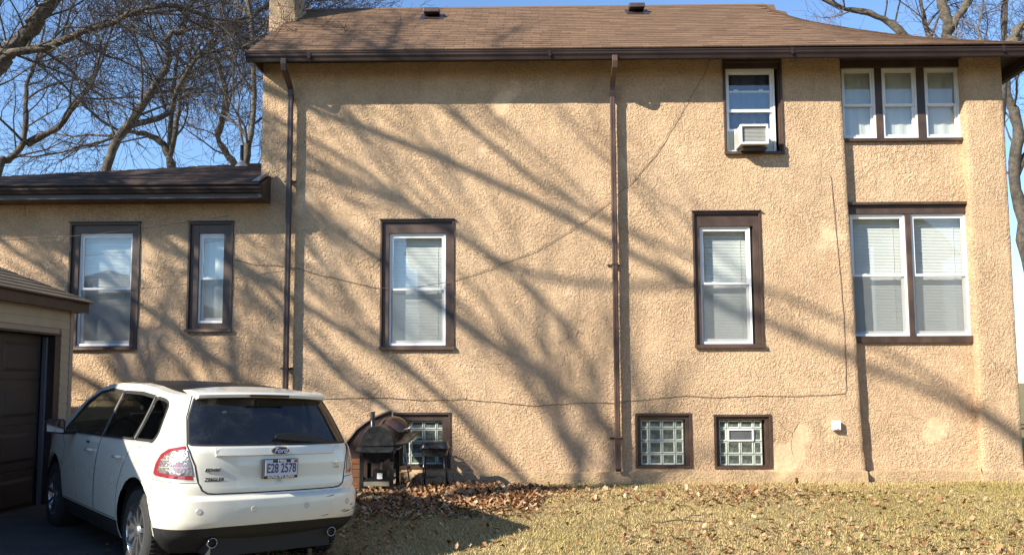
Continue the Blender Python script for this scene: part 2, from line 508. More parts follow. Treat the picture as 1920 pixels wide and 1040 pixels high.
# corner pier with rounded arrises, and the walls going back
mb = MB()
path = [(6.995, 13.17)] + [(6.995, 13.06), (7.0, 13.02), (7.02, 13.0)] + [(7.02 + 0.073 * i, 13.0) for i in range(1, 8)] + [(7.585, 13.0), (7.603, 13.02), (7.607, 13.06)] + [(7.607, 13.3 + 0.4 * i) for i in range(13)]
zz = [0.05 + 0.06 * i for i in range(115)]
for z in zz:
    for i, (x, y) in enumerate(path):
        k = 0.010 * noise.noise(Vector((x * 3 + i, z * 2.5, 8))) + 0.007 * noise.noise(Vector((x * 5, z * 9, y)))
        mb.v.append((x + k * (1 if i > 10 else 0.7) + 0.02 * ss((0.9 - z) / 0.8) * (1 if i > 10 else -1), y + 0.6 * k, z))
npth = len(path)
mb.f = [(j * npth + i, j * npth + i + 1, (j + 1) * npth + i + 1, (j + 1) * npth + i) for j in range(len(zz) - 1) for i in range(npth - 1)]
mb.m = [0] * len(mb.f); mb.t = [0] * len(mb.v)
mb.build('corner_pier', M['stucco'], house, smooth=True, fix=False)
mb = MB()                                # gable wall above the annex, back and hidden sides
mb.prism([(13.0, 4.2), (18.1, 4.2), (18.1, 6.86), (15.55, 8.60), (13.0, 6.86)], -4.142, -3.95, 'x')
mb.build('gable_wall', M['stucco'], house)
mb = MB()
mb.box((-10.2, 15.4, 0), (-4.15, 15.55, 4.5)); mb.box((-4.14, 18.0, 0), (7.5, 18.15, 6.86)); mb.box((-10.4, 13.1, 0), (-10.25, 15.5, 4.6)); mb.box((-4.14, 15.5, 0), (-4.0, 18.0, 4.2))
mb.build('back_wall', M['stucco'], house)
mb = MB()
mb.box((-10.3, 13.3, 0.0), (7.4, 18.0, 0.3)); mb.box((-4.0, 13.3, 4.55), (7.4, 17.9, 4.75)); mb.box((-4.0, 13.3, 1.5), (7.4, 17.9, 1.62))
mb.build('floor_slab', mat('floorboards', (0.16, 0.11, 0.07), 0.6, var=0.2), house)


def footing(x0, x1, yw, out, ztop):
    mb = MB()
    n = int((x1 - x0) / 0.05)
    prof = [(0.0, 0.05), (0.0, 0.0), (1.0, -0.02), (1.05, -0.10), (1.1, -0.40)]
    for i in range(n + 1):
        x = x0 + (x1 - x0) * i / n
        q = 0.02 * noise.noise(Vector((x * 2, yw, 0))) + 0.008 * noise.noise(Vector((x * 11, yw, 2)))
        for a, (o, dz) in enumerate(prof):
            k = 0.016 * noise.noise(Vector((x * 6, a * 2.1, yw)))
            mb.v.append((x, yw + 0.02 - (out + 0.02) * o - k, ztop + dz + q + k))
    m_ = len(prof)
    mb.f = [(i * m_ + a, (i + 1) * m_ + a, (i + 1) * m_ + a + 1, i * m_ + a + 1) for i in range(n) for a in range(m_ - 1)]
    mb.f += [tuple(range(m_)), tuple(n * m_ + a for a in range(m_))[::-1]]
    mb.m = [0] * len(mb.f); mb.t = [0] * len(mb.v)
    return mb.build('footing', M['footing'], house, smooth=False, fix=True)


footing(-10.3, 5.21, YW, 0.07, 0.365)
footing(5.16, 7.0, YB, 0.10, 0.355)
footing(6.96, 7.70, YW, 0.06, 0.36)

# ---- windows
def screen_mat():
    m = bpy.data.materials.new('insect_screen'); m.use_nodes = True
    nt = m.node_tree; N, L = nt.nodes, nt.links
    N.remove(N['Principled BSDF'])
    a = N.new('ShaderNodeBsdfTransparent'); d = N.new('ShaderNodeBsdfDiffuse'); d.inputs[0].default_value = (0.20, 0.21, 0.21, 1)
    mx = N.new('ShaderNodeMixShader'); mx.inputs[0].default_value = 0.42
    L.new(a.outputs[0], mx.inputs[1]); L.new(d.outputs[0], mx.inputs[2]); L.new(mx.outputs[0], N['Material Output'].inputs[0])
    return m


M['screen'] = screen_mat()


def ring(mb, x0, x1, z0, z1, wd, y0, y1, wt=None, wb=None, mi=0):
    wt = wd if wt is None else wt
    wb = wd if wb is None else wb
    mb.box((x0, y0, z0), (x0 + wd, y1, z1), mi); mb.box((x1 - wd, y0, z0), (x1, y1, z1), mi)
    mb.box((x0 + wd, y0, z1 - wt), (x1 - wd, y1, z1), mi); mb.box((x0 + wd, y0, z0), (x1 - wd, y1, z0 + wb), mi)


def pane(parent, x0, x1, z0, z1, y):
    mb = MB().add([(x0, y, z0), (x1, y, z0), (x1, y, z1), (x0, y, z1)], [(0, 1, 2, 3)])
    return mb.build('pane', M['pane'], parent, fix=False)


def blind(parent, x0, x1, z0, z1, y, gap=0.0):
    mb = MB()
    n = int((z1 - z0) / 0.0235)
    for i in range(n):
        z = z0 + (z1 - z0) * (i + 0.5) / n
        a = 0.004 + 0.0015 * math.sin(i * 2.1)
        h = 0.0118
        mb.add([(x0, y - a, z - h), (x1, y - a, z - h + 0.001), (x1, y + a, z + h - 0.0015), (x0, y + a, z + h - 0.0015)], [(0, 1, 2, 3)])
    for fx in (0.15, 0.85):              # ladder cords
        xx = x0 + (x1 - x0) * fx
        mb.box((xx - 0.003, y - 0.012, z0), (xx + 0.003, y - 0.009, z1))
    mb.box((x0, y - 0.02, z1), (x1, y + 0.02, z1 + 0.035))
    o = mb.build('blind', M['blind'], parent, fix=False)
    o['kind'] = 'stuff'
    return o


def roller(parent, x0, x1, z0, z1, y):
    mb = MB()
    n = 14
    for i in range(n):
        a, b = x0 + (x1 - x0) * i / n, x0 + (x1 - x0) * (i + 1) / n
        ya, yb = y + 0.006 * math.sin(i * 1.3), y + 0.006 * math.sin((i + 1) * 1.3)
        mb.add([(a, ya, z0), (b, yb, z0), (b, yb, z1), (a, ya, z1)], [(0, 1, 2, 3)])
    mb.box((x0, y - 0.008, z0 - 0.012), (x1, y + 0.01, z0))
    return mb.build('roller_shade', M['shade'], parent, fix=False)


def sashes(parent, x0, x1, z0, z1, zm, yw, cover='blind', lower_screen=True, up_only=False):
    """white vinyl double-hung unit; upper sash outermost"""
    mb = MB()
    ring(mb, x0, x1, z0, z1, 0.028, yw + 0.052, yw + 0.135, 0.03, 0.035)
    f = mb.build('sash_frame', M['vinyl'], parent)
    mb = MB()
    ring(mb, x0 + 0.030, x1 - 0.030, zm - 0.018, z1 - 0.032, 0.032, yw + 0.066, yw + 0.094, 0.034, 0.034)
    mb.build('upper_sash', M['vinyl'], parent)
    mb = MB()
    ring(mb, x0 + 0.030, x1 - 0.030, z0 + 0.037, zm + 0.012, 0.034, yw + 0.098, yw + 0.127, 0.030, 0.045)
    for fx in (0.27, 0.73):              # sash locks on the meeting rail
        xx = x0 + (x1 - x0) * fx
        mb.box((xx - 0.025, yw + 0.09, zm + 0.013), (xx + 0.025, yw + 0.12, zm + 0.028))
    mb.build('lower_sash', M['vinyl'], parent)
    pane(parent, x0 + 0.06, x1 - 0.06, zm + 0.01, z1 - 0.064, yw + 0.08)
    pane(parent, x0 + 0.062, x1 - 0.062, z0 + 0.08, zm - 0.016, yw + 0.113)
    if lower_screen:
        mb = MB().add([(x0 + 0.031, yw + 0.062, z0 + 0.036), (x1 - 0.031, yw + 0.062, z0 + 0.036), (x1 - 0.031, yw + 0.062, zm - 0.02), (x0 + 0.031, yw + 0.062, zm - 0.02)], [(0, 1, 2, 3)])
        mb.build('insect_screen', M['screen'], parent, fix=False)
    if cover == 'blind':
        blind(parent, x0 + 0.01, x1 - 0.01, (zm - 0.05 if up_only else z0 + 0.01), z1 - 0.05, yw + 0.20)
    elif cover == 'shade':
        roller(parent, x0 + 0.02, x1 - 0.02, z0 + 0.03, z1 - 0.01, yw + 0.17)


def casing(rect, sx0, sx1, sz0, sz1, yw, label, sill=True, cap=True, inner=True):
    X0, X1, Z0, Z1 = rect
    mb = MB()
    ring(mb, X0, X1, Z0, Z1, 0.030, yw - 0.022, yw + 0.10, 0.03, 0.045)                       # outer moulding
    ring(mb, X0 + 0.032, X1 - 0.032, Z0 + 0.047, Z1 - 0.032, max(0.02, sx0 - X0 - 0.034), yw + 0.018, yw + 0.15,
         max(0.02, Z1 - 0.034 - sz1), max(0.01, sz0 - Z0 - 0.049))                              # flat boards
    if cap: mb.box((X0 - 0.012, yw - 0.05, Z1 + 0.002), (X1 + 0.012, yw + 0.05, Z1 + 0.02))
    o = mb.build('window', M['trim'], house, bevel=0.003)
    if label: o['label'] = label
    if sill:
        s = MB()
        s.prism([(yw - 0.06, Z0 - 0.004), (yw - 0.024, Z0 - 0.004), (yw - 0.024, Z0 + 0.047), (yw - 0.055, Z0 + 0.035)], X0 - 0.008, X1 + 0.008, 'x')
        s.build('sill', M['trim'], o)
    return o


wA = casing(WIN['A'], -2.105, -1.218, 2.30, 4.065, YW, 'brown-cased window with half-lit blinds beside the grills downspout')
wA['label'] = 'brown-cased window with white blinds left of the middle downspout'
sashes(wA, -2.105, -1.218, 2.30, 4.065, 3.186, YW)
wB = casing(WIN['B'], 2.77, 3.565, 2.30, 4.14, YW, 'narrow brown-cased window with white blinds below the air conditioner')
sashes(wB, 2.77, 3.565, 2.30, 4.14, 3.247, YW)
wC = casing(WIN['C'], -7.02, -6.155, 2.32, 4.10, YW, 'annex window with dark lower screen beside the garage roof')
sashes(wC, -7.02, -6.155, 2.32, 4.10, 3.225, YW, up_only=True)
roller(wC, -7.0, -6.175, 2.35, 3.18, YW + 0.21)
wD = casing(WIN['D'], -5.118, -4.662, 2.67, 4.087, YW, 'small narrow annex window reflecting bare branches')
sashes(wD, -5.118, -4.662, 2.67, 4.087, 3.374, YW, cover='shade')

# triple window under the eave of the bay, in a recess
mb = MB()
X0, X1, Z0, Z1 = 5.075, 7.09, 5.525, 6.80
mb.box((X0, YB - 0.02, 6.722), (X1, YB + 0.15, 6.829)); mb.box((X0 + 0.01, YB - 0.012, Z0 + 0.035), (5.123, YB + 0.15, 6.72))
for a, b in ((5.664, 5.772), (6.328, 6.452), (7.008, 7.10)):
    mb.box((a, YB + 0.01, Z0 + 0.035), (b, YB + 0.15, 6.72))
mb.box((X0, YB + 0.002, Z0), (X1, YB + 0.15, Z0 + 0.033))
w3 = mb.build('window', M['trim'], house, bevel=0.003)
w3['label'] = 'triple window with white roller shades tucked under the eave of the bay'
s = MB().box((X0 - 0.03, YB - 0.055, Z0 - 0.02), (7.075, YB + 0.0, Z0 + 0.03)); s.build('sill', M['trim'], w3, bevel=0.004)
for a, b in ((5.125, 5.662), (5.774, 6.326), (6.454, 7.006)):
    sashes(w3, a, b, 5.56, 6.72, 6.125, YB - 0.03, cover='shade', lower_screen=False)
# double window of the bay
mb = MB()
X0, X1, Z0, Z1 = 5.09, 7.08, 2.31, 4.50
mb.box((X0, YB - 0.01, 4.345), (7.06, YB + 0.15, Z1 - 0.02)); mb.box((X0, YB - 0.012, Z0 + 0.05), (5.165, YB + 0.15, 4.343))
mb.box((6.045, YB - 0.005, Z0 + 0.05), (6.125, YB + 0.15, 4.343)); mb.box((7.003, YB - 0.008, Z0 + 0.05), (7.07, YB + 0.15, 4.343))
mb.box((X0, YB - 0.0, Z0), (7.07, YB + 0.15, Z0 + 0.048))
w2 = mb.build('window', M['trim'], house, bevel=0.003)
w2['label'] = 'wide double window with white blinds in the recessed bay'
s = MB().box((X0 - 0.02, YB - 0.05, Z0 - 0.005), (7.09, YB - 0.002, Z0 + 0.10)); s.build('sill', M['trim'], w2, bevel=0.004)
s = MB().box((X0 - 0.02, YB - 0.065, Z1 - 0.018), (7.075, YB + 0.05, Z1 + 0.025)); s.build('drip_cap', M['trim'], w2, bevel=0.004)
for a, b in ((5.167, 6.043), (6.127, 7.001)):
    sashes(w2, a, b, 2.412, 4.343, 3.375, YB - 0.03)

# upper window that holds the air conditioner
wU = casing(WIN['AC'], 3.232, 4.022, 5.34, 6.684, YW, 'upstairs window with the air conditioner in its lower sash', cap=False)
MB().box((3.19, YW - 0.018, 6.802), (4.125, YW + 0.1, 6.829)).build('head_board', M['trim'], wU)
mb = MB()
x0, x1, z0, z1 = 3.232, 4.022, 5.34, 6.684
ring(mb, x0, x1, z0, z1, 0.03, YW + 0.052, YW + 0.135, 0.05, 0.02)
mb.build('sash_frame', M['vinyl'], wU)
mb = MB(); ring(mb, x0 + 0.032, x1 - 0.032, 5.985, z1 - 0.052, 0.036, YW + 0.066, YW + 0.094, 0.03, 0.045); mb.build('upper_sash', M['vinyl'], wU)
mb = MB(); ring(mb, x0 + 0.032, x1 - 0.032, 5.685, 6.345, 0.036, YW + 0.098, YW + 0.127, 0.024, 0.035)
for fx in (3.42, 3.82): mb.box((fx - 0.03, YW + 0.09, 6.346), (fx + 0.03, YW + 0.12, 6.365))
mb.build('lower_sash', M['vinyl'], wU)
pane(wU, x0 + 0.06, x1 - 0.06, 6.02, z1 - 0.08, YW + 0.08)
pane(wU, x0 + 0.06, x1 - 0.06, 5.71, 6.325, YW + 0.113)
ck = MB()  # added sheet behind the panes, coloured like the sky they would reflect
for i in range(24):
    a, b = x0 + 0.03 + 0.73 * i / 24, x0 + 0.03 + 0.73 * (i + 1) / 24
    ck.add([(a, YW + 0.22 + 0.02 * math.sin(i * 1.1), 5.7), (b, YW + 0.22 + 0.02 * math.sin((i + 1) * 1.1), 5.7), (b, YW + 0.22 + 0.02 * math.sin((i + 1) * 1.1), 6.68), (a, YW + 0.22 + 0.02 * math.sin(i * 1.1), 6.68)], [(0, 1, 2, 3)])
ck.build('sky_sheet', M['sky_sheet'], wU, fix=False)
for a, b in ((x0 + 0.032, 3.365), (3.805, x1 - 0.032)):      # accordion side panels
    mb = MB()
    n = 9
    for i in range(n):
        u, v = a + (b - a) * i / n, a + (b - a) * (i + 1) / n
        mb.add([(u, YW + 0.11, z0 + 0.022), ((u + v) / 2, YW + 0.10, z0 + 0.022), (v, YW + 0.11, z0 + 0.022), (u, YW + 0.11, 5.684), ((u + v) / 2, YW + 0.10, 5.684), (v, YW + 0.11, 5.684)], [(0, 1, 4, 3), (1, 2, 5, 4)])
    mb.build('accordion_panel', M['shade'], wU, fix=False)

# air conditioner, held in the window
ac = thing('air_conditioner', (3.585, 12.9, 5.355), 'white window air conditioner sitting in the upstairs sash', 'air conditioner')
mb = MB()
ring(mb, 3.37, 3.80, 5.365, 5.675, 0.028, 12.70, 12.76, 0.03, 0.03)
mb.box((3.375, 12.762, 5.37), (3.795, 13.25, 5.67))
mb.build('housing', M['white_plastic'], ac, bevel=0.004)
mb = MB().box((3.40, 12.752, 5.397), (3.77, 12.761, 5.643)); mb.build('condenser', mat('condenser_dark', (0.12, 0.12, 0.11), 0.6, var=0.3), ac)
sm = MB().box((-0.184, -0.006, -0.006), (0.184, 0.006, 0.006)).mesh('louvre', M['grille'])
for i in range(11): piece('louvre', sm, ac, (3.585, 12.742, 5.41 + 0.0215 * i))
for i in range(6):                       # side vents
    mb = MB().box((3.366, 12.80 + 0.05 * i, 5.42), (3.374, 12.825 + 0.05 * i, 5.62)); mb.build('side_vent', M['grille'], ac)
mb = MB().prism([(12.80, 5.345), (13.10, 5.352), (13.10, 5.325), (12.80, 5.30)], 3.42, 3.80, 'x'); mb.build('support_bracket', M['trim_dark'], ac)

# ---- glass-block basement windows
M['block_rim'] = mat('block_edge', (0.50, 0.54, 0.47), 0.15, var=0.15, vscale=30)
def block_face():
    m = mat('block_glass', (0.055, 0.066, 0.052), 0.06, col2=(0.16, 0.18, 0.14), c2scale=11, bump=1.0, bscale=16, bdist=0.03)
    return m
M['block_face'] = block_face()
M['mortar'] = mat('block_mortar', (0.42, 0.43, 0.38), 0.8, var=0.15, vscale=20)
BLK = {}


def block_mesh(wd, h):
    k = (round(wd, 3), round(h, 3))
    if k not in BLK:
        mb = MB()
        a, b, e = wd / 2 - 0.003, h / 2 - 0.003, 0.013
        y0, y1, y2 = 0.0, -0.010, 0.002
        vs = []
        for q, y in ((0, y0), (0.005, y1), (e, y1), (e + 0.012, y2)):
            vs += [(-a + q, y, -b + q), (a - q, y, -b + q), (a - q, y, b - q), (-a + q, y, b - q)]
        mb.add(vs, [(r * 4 + i, r * 4 + (i + 1) % 4, r * 4 + 4 + (i + 1) % 4, r * 4 + 4 + i) for r in range(3) for i in range(4)], 0)
        mb.add(vs[12:16], [(0, 1, 2, 3)], 1)
        BLK[k] = mb.mesh('glass_block', [M['block_rim'], M['block_face']])
    return BLK[k]


def block_window(rect, gx0, gx1, gz0, gz1, label, vent=False):
    X0, X1, Z0, Z1 = rect
    mb = MB()
    ring(mb, X0, X1, Z0, Z1, 0.035, YW - 0.02, YW + 0.10, 0.035, 0.035)
    ring(mb, X0 + 0.037, X1 - 0.037, Z0 + 0.037, Z1 - 0.037, max(0.02, gx0 - X0 - 0.039), YW + 0.02, YW + 0.12, max(0.02, Z1 - gz1 - 0.039), 0.008)
    o = mb.build('basement_window', M['trim'], house, bevel=0.003)
    o['label'] = label
    MB().box((gx0 - 0.01, YW + 0.098, gz0 - 0.02), (gx1 + 0.01, YW + 0.14, gz1 + 0.01)).build('mortar_bed', M['mortar'], o)
    W_ = gx1 - gx0; H_ = gz1 - gz0
    ex, p = (W_ - 0.406) / 2, 0.203
    cols = [gx0, gx0 + ex, gx0 + ex + p, gx0 + ex + 2 * p, gx1]
    hz = [0.135, 0.195, 0.195]
    rws = [gz1, gz1 - hz[0], gz1 - hz[0] - hz[1], gz1 - hz[0] - 2 * hz[1], gz0]
    for r in range(4):
        for c in range(4):
            if vent and r == 1 and c in (1, 2): continue
            wd, h = cols[c + 1] - cols[c], rws[r] - rws[r + 1]
            piece('glass_block', block_mesh(wd, h), o, ((cols[c] + cols[c + 1]) / 2, YW + 0.086, (rws[r] + rws[r + 1]) / 2))
    if vent:
        v = MB()
        ring(v, cols[1] + 0.004, cols[3] - 0.004, rws[2] + 0.004, rws[1] - 0.004, 0.022, YW + 0.055, YW + 0.096)
        v.build('vent_frame', M['vinyl'], o, bevel=0.003)
        v = MB().box((cols[1] + 0.027, YW + 0.075, rws[2] + 0.027), (cols[3] - 0.027, YW + 0.09, rws[1] - 0.027))
        v.build('vent_flap', mat('vent_flap_grey', (0.10, 0.105, 0.105), 0.25, var=0.2), o)
    return o


block_window(WIN['b1'], -1.885, -1.225, 0.463, 1.135, 'glass-block basement window half hidden by the grills')
block_window(WIN['b2'], 1.795, 2.464, 0.443, 1.140, 'plain glass-block basement window right of the downspout')
block_window(WIN['b3'], 3.002, 3.670, 0.431, 1.128, 'glass-block basement window with a white vent in the middle', True)

# ---- main roof
EY, EZ, RY, RZ = 12.46, 6.82, 15.55, 8.904
RX0, RXK = -4.22, 4.6
HIP = [(0.0, 8.03, 6.82), (0.25, 7.22, 7.19), (0.466, 6.55, 7.558), (0.7, 5.82, 8.02), (0.887, 5.25, 8.39), (0.95, 4.98, 8.62), (1.0, 4.65, 8.904)]


def hip(v):
    for (a, xa, za), (b, xb, zb) in zip(HIP, HIP[1:]):
        if v <= b + 1e-9:
            t = (v - a) / (b - a); return xa + (xb - xa) * t, za + (zb - za) * t
    return HIP[-1][1:]


def roofpt(x, v, n=0.0):
    y = EY + (RY - EY) * v
    z = EZ + (RZ - EZ) * v
    if x > RXK:
        hx, hz = hip(v)
        t = min(1.0, (x - RXK) / max(0.02, hx - RXK))
        z = z + (hz - z) * t
    return Vector((x, y - 0.559 * n, z + 0.829 * n))


mb = MB()
nv = 24
for j in range(nv + 1):
    v = j / nv
    hx = hip(v)[0]
    for i in range(13):
        x = [RX0, -2, 0, 2, RXK][i] if i < 5 else RXK + (hx - RXK) * (i - 4) / 8
        p = roofpt(x, v, -0.012); mb.v.append(tuple(p))
for j in range(nv):
    for i in range(12): mb.f.append((j * 13 + i, j * 13 + i + 1, j * 13 + 14 + i, j * 13 + 13 + i))
nb = len(mb.v)                           # hip end and back slope, mirrored about the ridge
back = []
for j in range(nv + 1):
    p = Vector(mb.v[j * 13 + 12]); mb.v.append((p.x, 2 * RY - p.y, p.z)); back.append(nb + j)
for j in range(nv): mb.f.append((j * 13 + 12, back[j], back[j + 1], (j + 1) * 13 + 12))
nb = len(mb.v)
mb.v += [(RX0, 2 * RY - EY, EZ - 0.012), (RX0, RY, RZ - 0.012)]
mb.f.append((nb, nb + 1, back[nv], back[0]))
mb.m = [0] * len(mb.f); mb.t = [0] * len(mb.v)
roof = mb.build('roof', M['shingle'], house, fix=True)
rows = 25
tabs = MB()
own = 0
TW = 0.305
for r in range(rows):
    v0, v1 = r / rows, (r + 1.12) / rows
    v1 = min(1.0, v1)
    x = RX0 - 0.01 - (TW * 0.5 if r % 2 else 0) - random.uniform(0, 0.05)
    xe = hip((r + 0.3) / rows)[0]
    while x < xe:
        a, b = max(x + 0.003, RX0 - 0.012), min(x + TW - 0.003, xe)
        x += TW
        if b - a < 0.03: continue
        bl = 0.010 + random.uniform(-0.002, 0.004)
        tp = [roofpt(a, v0, bl), roofpt(b, v0, bl), roofpt(b, v1, 0.003), roofpt(a, v1, 0.003), roofpt(a, v0, -0.008), roofpt(b, v0, -0.008)]
        fs = [(0, 1, 2, 3), (4, 5, 1, 0), (4, 0, 3), (1, 5, 2)]
        if own < 290 and r < 7:
            t1 = MB().add(tp, fs, 0, random.random()).build('shingle', M['shingle'], roof, tone=True, fix=False)
            own += 1
        else:
            tabs.add(tp, fs, 0, random.random())
o = tabs.build('shingles', M['shingle'], roof, tone=True, fix=False); o['kind'] = 'stuff'
cap = MB()                               # ridge and hip caps
x = RX0
while x < 4.6:
    cap.prism([(RY - 0.13, RZ - 0.075), (RY, RZ + 0.02), (RY + 0.13, RZ - 0.075), (RY, RZ)], x, min(x + 0.29, 4.66), 'x'); x += 0.30
cap.build('ridge_cap', M['shingle'], roof)
cap = MB()
n = 26
for i in range(n):
    v0, v1 = i / n, (i + 1.05) / n
    v1 = min(v1, 1)
    a = Vector((hip(v0)[0], EY + (RY - EY) * v0, hip(v0)[1] + 0.018)); b = Vector((hip(v1)[0], EY + (RY - EY) * v1, hip(v1)[1] + 0.010))
    sdv = Vector((-0.12, -0.09, -0.06)); sdr = Vector((0.09, 0.12, -0.06))
    cap.add([a + sdv, a, a + sdr, b + sdr, b, b + sdv], [(0, 1, 4, 5), (1, 2, 3, 4)])
cap.build('hip_cap', M['shingle'], roof, fix=False)
# fascia, rake boards and soffit planks
mb = MB()
mb.box((RX0, 12.535, 6.68), (7.98, 12.565, 6.815)); mb.box((7.95, 12.57, 6.68), (7.98, 18.6, 6.815))
mb.prism([(12.50, 6.70), (12.56, 6.70), (15.55, 8.72), (15.55, 8.87), (12.50, 6.81)], RX0 + 0.005, RX0 + 0.04, 'x')
mb.prism([(12.57, 6.672), (13.0, 6.672), (13.0, 6.99), (12.57, 6.80)], RX0 + 0.045, -4.146, 'x')
mb.build('fascia', M['trim_dark'], house)
pm = MB().box((-0.0585, 0, 0), (0.0585, 0.60, 0.012)).mesh('soffit_plank', M['soffit'])
px = -4.10
while px < 7.5:
    piece('soffit_plank', pm, house, (px, 12.57, 6.83)); px += 0.122
pm2 = MB().box((0, -0.0585, 0), (0.40, 0.0585, 0.012)).mesh('soffit_plank', M['soffit'])
py = 12.65
while py < 18:
    piece('soffit_plank', pm2, house, (7.56, py, 6.83)); py += 0.122
MB().box((-4.14, 12.56, 6.845), (7.97, 18.0, 6.86)).build('ceiling_deck', M['soffit'], house)


def gutter(name, x0, x1, yb, zt, parent, h=0.135, slope=0.0):
    prof = [(yb, zt), (yb - 0.092, zt), (yb - 0.096, zt - 0.018), (yb - 0.088, zt - 0.03), (yb - 0.088, zt - 0.062), (yb - 0.066, zt - 0.095), (yb - 0.056, zt - h), (yb, zt - h)]
    mb = MB()
    n = len(prof)
    vs = [(x0, y, z) for y, z in prof] + [(x1, y, z - slope) for y, z in prof]
    mb.add(vs, [(i, (i + 1) % n, n + (i + 1) % n, n + i) for i in range(1, n)] + [tuple(range(n)), tuple(range(2 * n - 1, n - 1, -1))])
    mb.add([(x0 + 0.005, yb - 0.004, zt - 0.03), (x1 - 0.005, yb - 0.004, zt - 0.03 - slope), (x1 - 0.005, yb - 0.09, zt - 0.03 - slope), (x0 + 0.005, yb - 0.09, zt - 0.03)], [(0, 1, 2, 3)])
    return mb.build(name, M['gutter'], parent)


gt = gutter('gutter', RX0 - 0.04, 8.08, 12.533, 6.80, house, slope=0.03)
for gx in (-3.3, 0.4, 4.1, 7.3):         # seams of the gutter lengths
    MB().box((gx, 12.434, 6.69), (gx + 0.05, 12.441, 6.785)).build('gutter_seam', M['gutter'], gt)
mb = MB().box((7.985, 12.57, 6.66), (8.075, 18.6, 6.79)); mb.build('gutter', M['gutter'], house)


def downspout(x, zbot, label, straps, mk='spout'):
    p = [(12.475, 6.70), (12.475, 6.62), (12.50, 6.54), (12.80, 6.42), (12.875, 6.36), (12.885, 6.25), (12.885, zbot + 0.12), (12.875, zbot + 0.05), (12.82, zbot)]
    o = MB().sweep(p, x, 0.082, 0.058).build('downspout', M[mk], house, bevel=0.006)
    o['label'] = label
    rb = MB()
    for dx in (-0.02, 0.02):
        rb.box((x + dx - 0.006, 12.849, zbot + 0.2), (x + dx + 0.006, 12.857, 6.22))
    rb.build('rib', M[mk], o)
    MB().box((x - 0.046, 12.848, 6.19), (x + 0.046, 12.922, 6.27)).build('coupling', M['gutter'], o, bevel=0.004)
    for z in straps:
        s = MB().box((x - 0.045, 12.847, z - 0.012), (x + 0.045, 12.985, z + 0.012))
        s.box((x - 0.11, 12.975, z - 0.012), (x - 0.046, 12.99, z + 0.012)); s.box((x + 0.046, 12.975, z - 0.012), (x + 0.09, 12.99, z + 0.012))
        s.build('strap', M['trim_dark'], o)


downspout(-3.668, 0.40, 'brown downspout at the left corner beside the annex', (1.95, 4.9), 'spout_shaded')
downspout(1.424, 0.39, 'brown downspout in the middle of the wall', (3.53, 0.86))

# chimney
mb = MB()
n = 8
for sx, sy, ex, ey in ((-4.56, 14.55, -4.09, 14.55), (-4.09, 14.55, -4.09, 15.16), (-4.09, 15.16, -4.56, 15.16), (-4.56, 15.16, -4.56, 14.55)):
    b0 = len(mb.v)
    for j in range(40):
        z = 7.4 + 0.07 * j
        for i in range(n + 1):
            t = i / n
            k = 0.012 * noise.noise(Vector((sx + t * 3, sy * 2 + z * 4, z * 3)))
            x, y = sx + (ex - sx) * t, sy + (ey - sy) * t
            mb.v.append((x + k * (1 if sx == ex else 0.2), y + k * (1 if sy == ey else 0.2), z))
    mb.f += [(b0 + j * (n + 1) + i, b0 + j * (n + 1) + i + 1, b0 + (j + 1) * (n + 1) + i + 1, b0 + (j + 1) * (n + 1) + i) for j in range(39) for i in range(n)]
mb.m = [0] * len(mb.f); mb.t = [0] * len(mb.v)
ch = mb.build('chimney', M['stucco'], house, fix=False, smooth=True)
mb = MB().box((-4.62, 14.49, 10.1), (-4.03, 15.22, 10.2)); mb.build('chimney_cap', M['footing'], ch)
mb = MB()
for i in range(10):                      # crumbling mortar flashing where it meets the roof
    xa = -4.21 + 0.014 * i
    mb.box((xa, 14.50 + random.uniform(-0.02, 0.02), 8.19), (xa + 0.018, 14.58, 8.245 + random.uniform(0, 0.03)))
mb.prism([(14.5, 8.20), (15.16, 8.65), (15.16, 8.70), (14.5, 8.26)], -4.10, -4.05, 'x')
mb.build('flashing', M['footing'], ch)

# roof vents
for vx, vv in ((-1.636, 0.742), (2.119, 0.815)):
    c = roofpt(vx, vv, 0)
    mb = MB()
    mb.prism([(c.y - 0.16, c.z + 0.035), (c.y - 0.16, c.z + 0.10), (c.y - 0.12, c.z + 0.13), (c.y + 0.10, c.z + 0.16), (c.y + 0.12, c.z + 0.06)], c.x - 0.14, c.x + 0.14, 'x')
    o = mb.build('roof_vent', M['trim'], roof, bevel=0.008)
    a, b = roofpt(vx - 0.2, vv - 0.07, 0.014), roofpt(vx + 0.22, vv + 0.07, 0.014)
    MB().add([(a.x, a.y, a.z), (b.x, a.y, a.z), (b.x, b.y, b.z), (a.x, b.y, b.z)], [(0, 1, 2, 3)]).build('vent_flange', M['trim_dark'], o, fix=False)

# ---- annex roof
AY, AZ, AT = 12.42, 4.735, math.tan(R(25))


def annexpt(x, y, n=0.0):
    return Vector((x, y - 0.42 * n, AZ + AT * (y - AY) + 0.906 * n))


def annex_back(x):                       # the hip line that closes the slope
    return 13.08 + (x + 8.38) * 0.236


